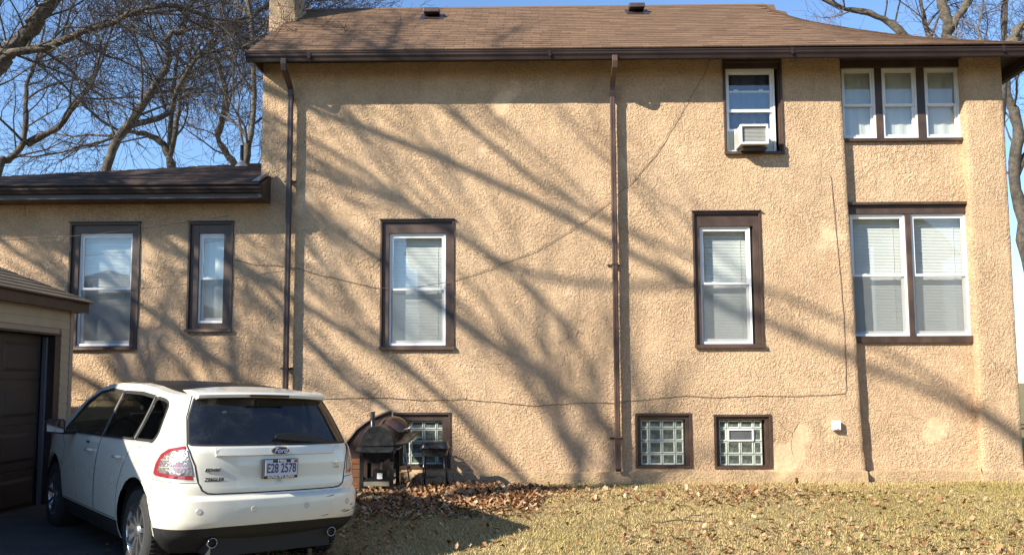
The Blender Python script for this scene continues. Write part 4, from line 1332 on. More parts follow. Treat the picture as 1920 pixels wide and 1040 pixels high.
def wig(pts, amp, seed):
    """stems wander in depth too"""
    rng = random.Random(seed); o = 0; out = []
    for i, p in enumerate(pts):
        o = o * 0.8 + rng.uniform(-amp, amp)
        out.append((p[0], p[1] + (o if i else 0), p[2]))
    return out


cfgB = dict(len=3.2, lev=3, kids=(1.4, 1.5, 1.4), wob=0.30, up=0.05, rmin=0.0052, every=2, per=1, rb=0.045)
tree('bare_tree', 'bare tree with a kinked forked trunk rising behind the left half of the annex roof',
     [(wig([(-12.9, 24.0, 0.0), (-12.8, 24.0, 4.0), (-12.57, 24.0, 6.72), (-12.30, 24.0, 7.83), (-12.01, 24.0, 8.78), (-11.64, 24.0, 9.34), (-11.31, 24.0, 9.91), (-10.89, 24.0, 10.71), (-10.46, 24.0, 11.36), (-10.42, 24.0, 11.85), (-10.22, 24.0, 12.14), (-9.18, 24.0, 12.33), (-8.07, 24.0, 12.65)], 0.25, 1), 0.17, 0.05, 4),
      (wig([(-11.64, 24.0, 9.34), (-10.70, 24.0, 9.82), (-10.25, 24.0, 10.46), (-9.63, 24.0, 11.27), (-9.17, 24.0, 11.59), (-8.37, 24.0, 11.75)], 0.3, 2), 0.10, 0.04, 1)], 11, cfgB)
tree('bare_tree', 'bare tree with a knotty crooked fork above the middle of the annex roof',
     [(wig([(-11.3, 27.0, 0.0), (-11.4, 27.0, 5.0), (-11.53, 27.0, 8.57), (-11.73, 27.0, 9.29), (-12.01, 27.0, 9.75), (-12.64, 27.0, 10.02), (-13.08, 27.0, 9.94)], 0.2, 3), 0.17, 0.06, 3),
      (wig([(-11.67, 27.0, 9.20), (-11.38, 27.0, 9.74), (-11.24, 27.0, 10.92), (-11.14, 27.0, 11.65), (-10.79, 27.0, 12.19)], 0.3, 4), 0.09, 0.05, 1),
      (wig([(-11.73, 27.0, 9.38), (-11.72, 27.0, 10.92), (-11.70, 27.0, 12.38), (-11.59, 27.0, 13.67)], 0.3, 5), 0.08, 0.05, 1)], 12, cfgB, bark='bark_light')
tree('bare_tree', 'slender pale bare tree behind the vent pipe of the annex roof',
     [(wig([(-10.0, 29.0, 0.0), (-10.1, 29.0, 5.0), (-10.20, 29.0, 9.06), (-10.50, 29.0, 9.84), (-10.76, 29.0, 10.38), (-10.63, 29.0, 11.10), (-10.55, 29.0, 11.98), (-10.70, 29.0, 12.57), (-11.08, 29.0, 13.75)], 0.25, 6), 0.15, 0.06, 3)], 13, cfgB, bark='bark_light', twig='twig_pale')
tree('bare_tree', 'bare tree standing tight against the chimney corner of the house',
     [(wig([(-7.9, 22.0, 0.0), (-7.7, 22.0, 4.0), (-7.42, 22.0, 7.28), (-7.32, 22.0, 8.01), (-7.22, 22.0, 8.60), (-7.23, 22.0, 10.38), (-7.28, 22.0, 11.58)], 0.2, 7), 0.12, 0.06, 2)], 14, cfgB, bark='bark_light')
tree('bare_tree', 'bare tree at the far left edge behind the annex with a bent stem',
     [(wig([(-17.2, 26.0, 0.0), (-17.0, 26.0, 5.0), (-16.67, 26.0, 8.54), (-16.43, 26.0, 8.88), (-15.85, 26.0, 9.40), (-15.75, 26.0, 10.27), (-15.94, 26.0, 11.33), (-15.62, 26.0, 12.03)], 0.25, 8), 0.15, 0.05, 3),
      (wig([(-15.85, 26.0, 9.40), (-14.84, 26.0, 9.91), (-14.01, 26.0, 10.78)], 0.3, 9), 0.12, 0.06, 1)], 15, cfgB)
cfg0 = dict(len=2.3, lev=3, kids=(1.5, 1.6, 1.5), wob=0.32, up=0.0, rmin=0.0045, every=2, per=1, rb=0.035)
tree('bare_tree', 'big bare tree reaching two thick mossy limbs in from the top left corner',
     [(wig([(-13.6, 16.0, 0.0), (-13.2, 16.0, 3.5), (-12.2, 16.0, 6.0), (-10.97, 16.0, 7.42), (-10.46, 16.0, 8.01), (-10.27, 16.0, 8.34), (-9.91, 16.0, 8.74), (-9.60, 16.0, 9.07), (-9.30, 16.0, 9.43), (-8.94, 16.0, 9.81)], 0.15, 10), 0.22, 0.11, 3),
      (wig([(-10.46, 16.0, 8.01), (-10.16, 16.0, 8.28), (-9.63, 16.0, 8.41), (-9.21, 16.0, 8.55), (-8.68, 16.0, 8.79), (-8.15, 16.0, 8.94), (-7.68, 16.0, 9.11), (-6.88, 16.0, 9.21), (-6.13, 16.0, 8.90), (-5.58, 16.0, 8.40)], 0.15, 11), 0.085, 0.03, 1)], 16, cfg0, bark='bark_light')
# on the right of the house
tree('bare_tree', 'bare tree with a furrowed trunk along the right edge beside the bay corner',
     [(wig([(18.42, 30.0, 0.0), (18.30, 30.0, 3.86), (18.08, 30.0, 6.75), (17.80, 30.0, 9.1), (17.94, 30.0, 10.86), (17.65, 30.0, 12.06), (17.6, 30.0, 14.2), (17.85, 30.0, 16.4)], 0.1, 12), 0.26, 0.10, 3),
      (wig([(17.80, 30.0, 9.1), (18.4, 30.0, 10.07), (19.0, 30.0, 11.05), (20.2, 30.0, 13.2)], 0.3, 13), 0.15, 0.06, 1)], 17, cfgB)
cfgR = dict(len=3.2, lev=3, kids=(1.3, 1.4, 1.3), wob=0.25, up=0.05, rmin=0.0065, every=3, per=1, rb=0.06)
tree('bare_tree', 'bare tree with a pale forked trunk above the right end of the roof',
     [(wig([(15.7, 29.0, 0.0), (15.5, 29.0, 8.0), (15.33, 29.0, 13.09), (15.22, 29.0, 13.87), (15.21, 29.0, 14.45), (14.91, 29.0, 15.24), (14.81, 29.0, 16.04)], 0.2, 14), 0.30, 0.12, 2),
      (wig([(15.29, 29.0, 14.26), (15.80, 29.0, 15.04), (16.41, 29.0, 15.82), (17.0, 29.0, 17.0)], 0.3, 15), 0.16, 0.06, 1)], 18, cfgR, bark='bark_light', twig='twig_pale')
tree('bare_tree', 'bare tree with a pale limb leaning left over the right roof slope',
     [(wig([(16.4, 31.0, 0.0), (16.0, 31.0, 9.0), (15.4, 31.0, 13.6), (15.00, 31.0, 14.30), (14.42, 31.0, 14.83), (13.94, 31.0, 15.36), (13.24, 31.0, 15.62), (12.04, 31.0, 15.97), (11.0, 31.0, 16.4)], 0.15, 16), 0.26, 0.06, 3),
      (wig([(16.0, 31.0, 12.6), (15.80, 31.0, 14.29), (15.54, 31.0, 15.03), (15.37, 31.0, 15.76), (15.21, 31.0, 16.61)], 0.2, 17), 0.14, 0.06, 1)], 19, cfgR, bark='bark_light', twig='twig_pale')
tree('bare_tree', 'bare tree crossing the top right corner behind the eave',
     [(wig([(12.3, 22.0, 0.0), (12.4, 22.0, 6.0), (12.8, 22.0, 9.9), (13.14, 22.0, 10.69), (13.45, 22.0, 11.21), (13.99, 22.0, 11.80), (14.6, 22.0, 13.0)], 0.1, 18), 0.22, 0.09, 2)], 20, cfgR, bark='bark_light', twig='twig_pale')

# trees on the near side whose shadows cross the wall
cfgS = dict(len=3.0, lev=2, kids=(1.5, 1.2, 0.8), wob=0.11, up=0.0, rmin=0.008, every=2, per=1, rb=0.035, lean=(-0.1, 2.2, 0.0), spread=(0.12, 0.42))
TK = (-10.3, -3.9)
tree('shade_tree', 'tall spreading bare tree behind the camera whose long limbs shade the main wall',
     [([(*TK, 0.0), (*TK, 6.0), (*TK, 14.0)], 0.42, 0.22, 9),
      ([(*TK, 13.8), (-10.8, -0.5, 14.6), (-11.2, 1.2, 14.1), (-11.3, 2.5, 13.7), (-12.0, 4.5, 13.5), (-12.7, 6.0, 13.1)], 0.065, 0.07, 2),
      ([(*TK, 14.0), (-11.1, 0.0, 14.9), (-12.3, 3.0, 14.4), (-12.6, 4.5, 14.7)], 0.05, 0.045, 2),
      ([(-11.3, 2.5, 13.7), (-12.4, 3.6, 12.8), (-12.8, 5.2, 12.8), (-12.8, 6.4, 12.6)], 0.05, 0.04, 1)], 31, cfgS)
tree('shade_tree', 'bare tree beside the drive whose level limbs shade the lower wall',
     [([(-14.7, 1.0, 0.0), (-14.7, 1.0, 5.0), (-14.7, 1.0, 10.6)], 0.26, 0.15, 9),
      ([(-14.7, 1.0, 10.6), (-13.9, 1.5, 11.7), (-13.3, 2.0, 12.03), (-12.93, 4.0, 11.65), (-12.55, 5.5, 11.4), (-11.96, 7.0, 10.9)], 0.075, 0.05, 1),
      ([(-14.7, 1.0, 10.3), (-14.0, 2.0, 10.6), (-13.72, 3.0, 10.63), (-13.45, 4.0, 10.68), (-13.5, 5.5, 10.5), (-13.4, 6.7, 10.3)], 0.075, 0.05, 1),
      ([(-14.7, 1.0, 10.5), (-14.6, 2.2, 10.8), (-14.5, 3.2, 10.7), (-14.2, 4.5, 10.4), (-14.0, 5.6, 10.7), (-13.7, 7.2, 10.2)], 0.07, 0.05, 1),
      ([(-14.7, 1.0, 10.0), (-15.4, 2.5, 10.5), (-16.1, 4.0, 10.6), (-15.6, 5.5, 10.2), (-15.2, 7.0, 9.8)], 0.07, 0.045, 1),
      ([(-13.9, 1.5, 11.7), (-12.9, 2.6, 12.6), (-12.4, 3.8, 12.6), (-12.1, 5.2, 12.3)], 0.055, 0.04, 1)], 35, cfgS)
tree('shade_tree', 'bare tree left of the garage whose limbs shade the annex wall',
     [([(-19.0, 2.0, 0.0), (-19.0, 2.0, 5.0), (-19.0, 2.0, 9.6)], 0.36, 0.2, 9),
      ([(-19.0, 2.0, 9.4), (-18.4, 3.5, 10.4), (-18.1, 5.0, 10.2), (-17.7, 6.5, 9.9)], 0.09, 0.05, 1),
      ([(-19.0, 2.0, 9.6), (-18.3, 3.0, 11.6), (-17.75, 4.6, 11.3), (-17.3, 6.0, 10.8)], 0.085, 0.05, 1),
      ([(-19.0, 2.0, 9.6), (-17.9, 3.0, 12.9), (-17.2, 4.4, 12.5), (-16.6, 6.0, 12.0)], 0.08, 0.05, 1)], 32, cfgS)

# ---------------------------------------------------------------- lawn: grass and leaves
rs = np.random.RandomState(5)


def vnoise(x, y, s, seed):
    return np.array([noise.noise(Vector((a * s + seed, b * s, seed))) for a, b in zip(x, y)])


def blades(n, x0, x1, y0, y1, seed):
    r_ = np.random.RandomState(seed)
    # more blades where the camera is close
    x = r_.uniform(x0, x1, n); y = r_.uniform(y0, y1, n)
    keep = x > (-2.45 - np.maximum(0, y - 9.5) * 0.5 + r_.uniform(-0.4, 0.4, n))
    keep &= ~((y > 12.0) & (x < 0.6) & (r_.uniform(0, 1, n) < 0.8))
    x, y = x[keep], y[keep]; n = len(x)
    z = np.array([gz(a, b) for a, b in zip(x, y)])
    dens = vnoise(x, y, 0.9, 3.3)
    h = r_.uniform(0.012, 0.036, n) * (1 + 0.5 * dens)
    an = r_.uniform(0, 2 * np.pi, n); ln = r_.uniform(0.1, 1.3, n)
    wd = r_.uniform(0.002, 0.0045, n)
    dx, dy = np.cos(an), np.sin(an)
    b0 = np.stack([x - dy * wd, y + dx * wd, z], 1); b1 = np.stack([x + dy * wd, y - dx * wd, z], 1)
    tip = np.stack([x + dx * h * ln, y + dy * h * ln, z + h], 1)
    v = np.stack([b0, b1, tip], 1).reshape(-1, 3)
    q = np.arange(3 * n).reshape(-1, 3)
    green = np.clip(0.10 + 0.75 * vnoise(x, y, 0.7, 7.7) + r_.normal(0, 0.22, n) + 0.08 * (x > 4), 0, 1)
    return v, q, np.repeat(green, 3)


def tone_ramp(name, stops, rough=0.8, trans=0.0):
    m_ = bpy.data.materials.new(name); m_.use_nodes = True
    nt = m_.node_tree; N, L = nt.nodes, nt.links
    b = N['Principled BSDF']; b.inputs['Roughness'].default_value = rough; b.inputs['Specular IOR Level'].default_value = 0.2
    at = N.new('ShaderNodeAttribute'); at.attribute_name = 'tone'
    cr = N.new('ShaderNodeValToRGB'); L.new(at.outputs['Fac'], cr.inputs[0])
    e = cr.color_ramp.elements
    e[0].position, e[0].color = stops[0][0], (*stops[0][1], 1)
    e[1].position, e[1].color = stops[-1][0], (*stops[-1][1], 1)
    for p, c in stops[1:-1]:
        k = e.new(p); k.color = (*c, 1)
    L.new(cr.outputs[0], b.inputs['Base Color'])
    return m_


M['grass'] = tone_ramp('dormant_grass', [(0.0, (0.56, 0.42, 0.20)), (0.4, (0.50, 0.39, 0.15)), (0.7, (0.38, 0.30, 0.10)), (1.0, (0.20, 0.19, 0.05))])
v, q, t_ = blades(170000, -3.2, 9.5, 7.6, 12.95, 1)
o = bpy.data.objects.new('grass', np_mesh('grass', v, q, M['grass'], False, t_, True)); COL.objects.link(o)
tag(o, 'short dormant straw-coloured grass with greener patches', 'grass', kind='stuff')
M['leaf'] = tone_ramp('fallen_leaf', [(0.0, (0.10, 0.052, 0.026)), (0.35, (0.26, 0.115, 0.05)), (0.6, (0.36, 0.22, 0.115)), (0.85, (0.50, 0.35, 0.20)), (1.0, (0.60, 0.48, 0.32))], 0.75)


def leaves(n, xf, yf, seed, zl=0.03):
    r_ = np.random.RandomState(seed)
    x, y = xf(r_, n), yf(r_, n)
    ok = (y < 12.9) & (x > -6.0) & ~((x > -0.3) & (y > 12.45)); x, y = x[ok], y[ok]; n = len(x)
    z = np.array([gz(a, b) for a, b in zip(x, y)]) + r_.uniform(0.012, zl, n)
    s = r_.uniform(0.014, 0.042, n) * r_.uniform(0.7, 1.15, n)
    yaw = r_.uniform(0, 2 * np.pi, n); tx = r_.normal(0, 0.38, n); ty = r_.normal(0, 0.38, n)
    curl = r_.uniform(0.1, 0.8, n)
    base = np.array([(-1, 0, 0), (-0.55, -0.55, 1), (-0.1, -0.35, 0.6), (0.4, -0.6, 1), (1.05, 0, 0.15), (0.4, 0.6, 1), (-0.1, 0.35, 0.6), (-0.55, 0.55, 1), (0.1, 0, 0)])
    px = base[None, :, 0] * s[:, None]; py = base[None, :, 1] * s[:, None]; pz = base[None, :, 2] * s[:, None] * curl[:, None] * 0.7
    pz = pz + px * np.tan(np.clip(tx, -0.9, 0.9))[:, None] + py * np.tan(np.clip(ty, -0.9, 0.9))[:, None]
    pz = pz - pz.min(axis=1, keepdims=True)
    c, sn = np.cos(yaw)[:, None], np.sin(yaw)[:, None]
    v = np.stack([x[:, None] + px * c - py * sn, y[:, None] + px * sn + py * c, z[:, None] + pz - 0.012], 2).reshape(-1, 3)
    b = (np.arange(n) * 9)[:, None, None]
    tri = np.array([(8, k, (k + 1) % 8) for k in range(8)])[None]
    return v, (b + tri).reshape(-1, 3), np.repeat(np.clip(r_.beta(2, 2, n), 0, 1), 9)


Ls = [leaves(11000, lambda r, n: np.clip(r.normal(-1.6, 0.95, n), -3.2, 0.9), lambda r, n: 12.55 - np.abs(r.normal(0, 0.8, n)), 2, 0.05),
      leaves(5000, lambda r, n: r.uniform(-2.8, 0.2, n), lambda r, n: r.normal(11.5, 0.6, n), 6, 0.06),
      leaves(1300, lambda r, n: r.uniform(-3.0, 9.0, n), lambda r, n: r.uniform(7.6, 12.9, n), 3, 0.06),
      leaves(900, lambda r, n: r.normal(2.9, 1.1, n), lambda r, n: r.normal(11.6, 0.5, n), 8, 0.05),
      leaves(800, lambda r, n: r.uniform(1.0, 6.5, n), lambda r, n: r.normal(8.9, 0.7, n), 4, 0.06),
      leaves(700, lambda r, n: r.uniform(-4.2, -1.2, n), lambda r, n: r.uniform(8.0, 11.2, n), 5, 0.06)]
nv = 0; V_, Q_, T_ = [], [], []
for v, q, t_ in Ls:
    V_.append(v); Q_.append(q + nv); T_.append(t_); nv += len(v)
o = bpy.data.objects.new('fallen_leaves', np_mesh('fallen_leaves', np.concatenate(V_), np.concatenate(Q_), M['leaf'], False, np.concatenate(T_), True)); COL.objects.link(o)
tag(o, 'dry brown fallen leaves drifted against the wall and over the lawn', 'leaves', kind='stuff')
for k, (sx, sy, ang, ln, lb) in enumerate(((1.55, 9.75, 0.25, 0.75, 'pale forked stick lying on the lawn'), (-0.9, 10.1, 0.5, 0.6, 'thin twig in the shadow of the car'))):
    pts = [(sx + ln * t * math.cos(ang), sy + ln * t * math.sin(ang) + 0.03 * math.sin(t * 7), gz(sx + ln * t, sy) + 0.045 + 0.02 * math.sin(t * 5)) for t in [i / 8 for i in range(9)]]
    mb = MB().tube(pts, [0.009 * (1 - 0.6 * i / 8) for i in range(9)], 6)
    mb.tube([pts[3], (pts[3][0] + 0.12, pts[3][1] + 0.14, pts[3][2] + 0.03), (pts[3][0] + 0.25, pts[3][1] + 0.2, pts[3][2] + 0.02)], [0.006, 0.005, 0.003], 6)
    tag(mb.build('fallen_stick', M['bark_light'], smooth=True), lb, 'stick')
# ---------------------------------------------------------------- parked car (x forward from the rear bumper, y left, z up)
CAR_YAW, CAR_NOSE, CAR_ROLL = R(132.4), 0.018, 0.0314
cm = Matrix.Translation((-2.157, 7.425, 0.0)) @ Matrix.Rotation(CAR_YAW, 4, 'Z') @ Matrix.Rotation(-CAR_NOSE, 4, 'Y') @ Matrix.Rotation(CAR_ROLL, 4, 'X')
car = thing('parked_car', None, 'white five-door crossover car parked with its tail to the camera', 'car', matrix=cm)


def paint():
    m_ = mat('white_paint', (0.80, 0.765, 0.655), 0.28, coat=0.8, spec=0.5)
    nt = m_.node_tree; N, L = nt.nodes, nt.links
    b = N['Principled BSDF']
    tc = N.new('ShaderNodeTexCoord')
    nz = N.new('ShaderNodeTexNoise'); nz.inputs['Scale'].default_value = 5; nz.inputs['Detail'].default_value = 9
    L.new(tc.outputs['Object'], nz.inputs['Vector'])
    sp = N.new('ShaderNodeSeparateXYZ'); L.new(tc.outputs['Object'], sp.inputs[0])
    mr = N.new('ShaderNodeMapRange'); mr.inputs[1].default_value = 0.35; mr.inputs[2].default_value = 1.1; mr.inputs[3].default_value = 0.55; mr.inputs[4].default_value = 0.08
    L.new(sp.outputs['Z'], mr.inputs[0])                    # road dust thrown up over the lower body
    ml = N.new('ShaderNodeMath'); ml.operation = 'MULTIPLY'; L.new(nz.outputs['Fac'], ml.inputs[0]); L.new(mr.outputs[0], ml.inputs[1])
    mx = N.new('ShaderNodeMix'); mx.data_type = 'RGBA'
    mx.inputs[6].default_value = (0.80, 0.765, 0.655, 1); mx.inputs[7].default_value = (0.52, 0.47, 0.38, 1)
    L.new(ml.outputs[0], mx.inputs[0]); L.new(mx.outputs[2], b.inputs['Base Color'])
    m2 = N.new('ShaderNodeMapRange'); m2.inputs[3].default_value = 0.22; m2.inputs[4].default_value = 0.6
    L.new(ml.outputs[0], m2.inputs[0]); L.new(m2.outputs[0], b.inputs['Roughness'])
    return m_


M['paint'] = paint()
M['clad'] = mat('black_cladding', (0.014, 0.0135, 0.013), 0.7, var=0.25, vscale=15, bump=0.15, bscale=200)
M['tint'] = glass('privacy_glass', (0.13, 0.14, 0.14), ior=1.5, rough=0.02)
M['autoglass'] = glass('auto_glass', (0.62, 0.68, 0.66), ior=1.5, rough=0.01)
def dusty_glass():
    m_ = glass('dusty_rear_glass', (0.10, 0.105, 0.11), ior=1.5, rough=0.03, refl=0.07)
    nt = m_.node_tree; N, L = nt.nodes, nt.links
    out = N['Material Output']; src = out.inputs[0].links[0].from_socket
    tc = N.new('ShaderNodeTexCoord')
    n1 = N.new('ShaderNodeTexNoise'); n1.inputs['Scale'].default_value = 7; n1.inputs['Detail'].default_value = 8
    n2 = N.new('ShaderNodeTexNoise'); n2.inputs['Scale'].default_value = 70; n2.inputs['Detail'].default_value = 4
    for n in (n1, n2): L.new(tc.outputs['Object'], n.inputs['Vector'])
    ml = N.new('ShaderNodeMath'); ml.operation = 'MULTIPLY'; L.new(n1.outputs['Fac'], ml.inputs[0]); L.new(n2.outputs['Fac'], ml.inputs[1])
    mr = N.new('ShaderNodeMapRange'); mr.inputs[1].default_value = 0.22; mr.inputs[2].default_value = 0.42; mr.inputs[3].default_value = 0.015; mr.inputs[4].default_value = 0.06
    L.new(ml.outputs[0], mr.inputs[0])
    df = N.new('ShaderNodeBsdfDiffuse'); df.inputs[0].default_value = (0.42, 0.40, 0.36, 1)
    mx = N.new('ShaderNodeMixShader'); L.new(mr.outputs[0], mx.inputs[0]); L.new(src, mx.inputs[1]); L.new(df.outputs[0], mx.inputs[2])
    L.new(mx.outputs[0], out.inputs[0])
    return m_
M['rearglass'] = dusty_glass()
M['roofglass'] = mat('black_roof_glass', (0.012, 0.012, 0.013), 0.35, spec=0.25)
M['gap'] = mat('panel_gap_black', (0.02, 0.02, 0.02), 0.8)
M['chrome'] = mat('chrome', (0.72, 0.72, 0.72), 0.12, metal=1.0)
M['alloy'] = mat('alloy', (0.55, 0.56, 0.58), 0.22, metal=0.9, var=0.1)
M['tyre'] = mat('tyre_rubber', (0.028, 0.027, 0.026), 0.85, var=0.3, vscale=20)
M['seat'] = mat('seat_cloth', (0.16, 0.15, 0.135), 0.85, var=0.15, vscale=20)
M['dash'] = mat('dash_black', (0.03, 0.03, 0.032), 0.7)
M['lamp_red'] = mat('lamp_red', (0.30, 0.035, 0.04), 0.08, coat=1.0, var=0.1, vscale=20)
M['lamp_pink'] = mat('lamp_pink', (0.42, 0.26, 0.25), 0.1, metal=0.4, coat=1.0)
M['lamp_clear'] = mat('lamp_clear', (0.34, 0.31, 0.30), 0.2, metal=0.5, coat=1.0, bump=0.8, bscale=45, bdist=0.01)
M['lamp_rim'] = mat('lamp_rim', (0.50, 0.46, 0.42), 0.15, coat=1.0)
M['plate'] = mat('plate_white', (0.62, 0.64, 0.70), 0.4, col2=(0.55, 0.60, 0.72), c2scale=9)
M['plate_ink'] = mat('plate_ink', (0.06, 0.03, 0.10), 0.5)
M['badge_blue'] = mat('badge_blue', (0.010, 0.028, 0.17), 0.15, coat=1.0)
M['decal'] = mat('decal_black', (0.02, 0.02, 0.02), 0.5)
M['decal_white'] = mat('decal_white', (0.85, 0.85, 0.85), 0.5)
M['scuff'] = mat('scuff_dark', (0.10, 0.09, 0.08), 0.8, var=0.3, vscale=50)

# plan outline of one half, from the rear centre round to the front centre
OUT = [(0.00, 0.0), (0.004, 0.2), (0.018, 0.4), (0.042, 0.58), (0.085, 0.73), (0.16, 0.838), (0.29, 0.905), (0.5, 0.938), (0.9, 0.948), (1.5, 0.957), (2.4, 0.957), (3.2, 0.950), (3.8, 0.94), (4.15, 0.90), (4.4, 0.80), (4.58, 0.60), (4.68, 0.35), (4.712, 0.0)]


def catmull(P, m=16):
    out = []
    for i in range(len(P) - 1):
        a = Vector(P[i - 1]) if i else Vector((P[1][0], -P[1][1])); b = Vector(P[i]); c = Vector(P[i + 1])
        d = Vector(P[i + 2]) if i + 2 < len(P) else Vector((P[-2][0], -P[-2][1]))
        for k in range(m):
            t = k / m
            out.append(0.5 * (2 * b + (c - a) * t + (2 * a - 5 * b + 4 * c - d) * t * t + (3 * b - a - 3 * c + d) * t ** 3))
    out.append(Vector(P[-1])); return out


OC = catmull(OUT)
OS = [0.0]
for a, b in zip(OC, OC[1:]): OS.append(OS[-1] + (b - a).length)
OSn, OXn, OYn = np.array(OS), np.array([p.x for p in OC]), np.array([p.y for p in OC])
SMAX = OS[-1]
bz, bx_ = [0.2, 0.30, 0.40, 0.50, 0.60, 0.728, 0.742, 0.80, 0.838, 0.862, 1.0, 1.12, 1.165, 1.30, 1.45, 1.58, 1.70], [0.40, 0.26, 0.07, 0.0, -0.012, 0.0, 0.055, 0.050, 0.055, 0.074, 0.080, 0.095, 0.125, 0.215, 0.32, 0.43, 0.53]
az_, ax_ = [0.2, 0.32, 0.45, 0.6, 0.85, 1.0, 1.08, 1.15, 1.35, 1.55, 1.68], [0.10, 0.035, 0.012, 0.0, 0.0, 0.018, 0.035, 0.06, 0.125, 0.195, 0.245]


ZG = np.arange(0.1, 1.9, 0.004)


def smoothed(zt, vt, sg_):
    v = np.interp(ZG, zt, vt); k = np.exp(-0.5 * (np.arange(-30, 31) * 0.004 / sg_) ** 2); k /= k.sum()
    return np.convolve(np.pad(v, 30, mode='edge'), k, 'valid')


BXS, AXS = smoothed(bz, bx_, 0.007), smoothed(az_, ax_, 0.045)


def P3(s, z, off=0.0):
    """body surface: s round the outline, z height, off outwards"""
    def raw(s_, z_):
        x0 = float(np.interp(s_, OSn, OXn)); y0 = float(np.interp(s_, OSn, OYn))
        wr = 1 - ss((x0 - 0.25) / 1.7)
        x = x0 + float(np.interp(z_, ZG, BXS)) * wr
        if x0 > 4.0: x -= 0.10 * ss((x0 - 4.0) / 0.7) * ss((z_ - 0.7) / 0.4)
        y = y0 * (1 - float(np.interp(z_, ZG, AXS)) / 0.955)
        return Vector((x, y, z_))
    p = raw(s, z)
    if off:
        e = 0.01
        ds = raw(min(s + e, SMAX), z) - raw(max(s - e, 0), z); dz = raw(s, z + e) - raw(s, z - e)
        n = ds.cross(dz).normalized()
        if s < 0.02: n = Vector((-1, 0, 0)) if n.x > 0 or True else n
        if n.dot(Vector((p.x - 2.3, p.y * 3, 0))) < 0: n = -n
        p = p + n * off
    return p


def s_x(x, z):                            # side: outline length where the body has this x
    lo, hi = 0.75, SMAX - 0.75
    for _ in range(40):
        m_ = (lo + hi) / 2
        if P3(m_, z).x < x: lo = m_
        else: hi = m_
    return lo


def s_y(y, z):                            # rear
    lo, hi = 0.0, 1.05
    for _ in range(40):
        m_ = (lo + hi) / 2
        if P3(m_, z).y < y: lo = m_
        else: hi = m_
    return lo


def ztop(s):
    x0 = float(np.interp(s, OSn, OXn))
    return float(np.interp(x0, [0.0, 0.2, 0.5, 1.0, 1.6, 2.2, 2.6, 2.95, 3.3, 3.6, 3.85, 4.1, 4.4, 4.6, 4.72], [1.575, 1.575, 1.60, 1.64, 1.662, 1.665, 1.645, 1.575, 1.42, 1.25, 1.12, 1.06, 0.98, 0.90, 0.85]))


def side(poly): return [(s_x(x, z), z) for x, z in poly]
def rear(poly): return [(s_y(y, z), z) for y, z in poly]


def dense(poly, step=0.05, closed=True):
    out = []
    n = len(poly)
    for i in range(n if closed else n - 1):
        a, b = poly[i], poly[(i + 1) % n]
        d = math.hypot(b[0] - a[0], b[1] - a[1]); k = max(1, int(math.ceil(d / step)))
        out += [(a[0] + (b[0] - a[0]) * j / k, a[1] + (b[1] - a[1]) * j / k) for j in range(k)]
    if not closed: out.append(poly[-1])
    return out


def rnd(poly, r=0.05, n=5):
    """round the corners of a polygon"""
    out = []
    m_ = len(poly)
    for i in range(m_):
        a, b, c = Vector(poly[i - 1]), Vector(poly[i]), Vector(poly[(i + 1) % m_])
        ra = min(r, (a - b).length * 0.45, (c - b).length * 0.45)
        p, q = b + (a - b).normalized() * ra, b + (c - b).normalized() * ra
        for k in range(n + 1):
            t = k / n
            v = (1 - t) ** 2 * p + 2 * t * (1 - t) * b + t * t * q
            out.append((v.x, v.y))
    return out


def inside(p, poly):
    x, y = p; c = False
    j = len(poly) - 1
    for i in range(len(poly)):
        xi, yi = poly[i]; xj, yj = poly[j]
        if (yi > y) != (yj > y) and x < (xj - xi) * (y - yi) / (yj - yi) + xi: c = not c
        j = i
    return c


def arch(cx_, r=0.445, z0=0.40, zb=0.24):
    return [(cx_ + r * math.cos(a), z0 + r * math.sin(a)) for a in [math.pi * i / 18 for i in range(19)]] + [(cx_ - r, zb), (cx_ + r, zb)]


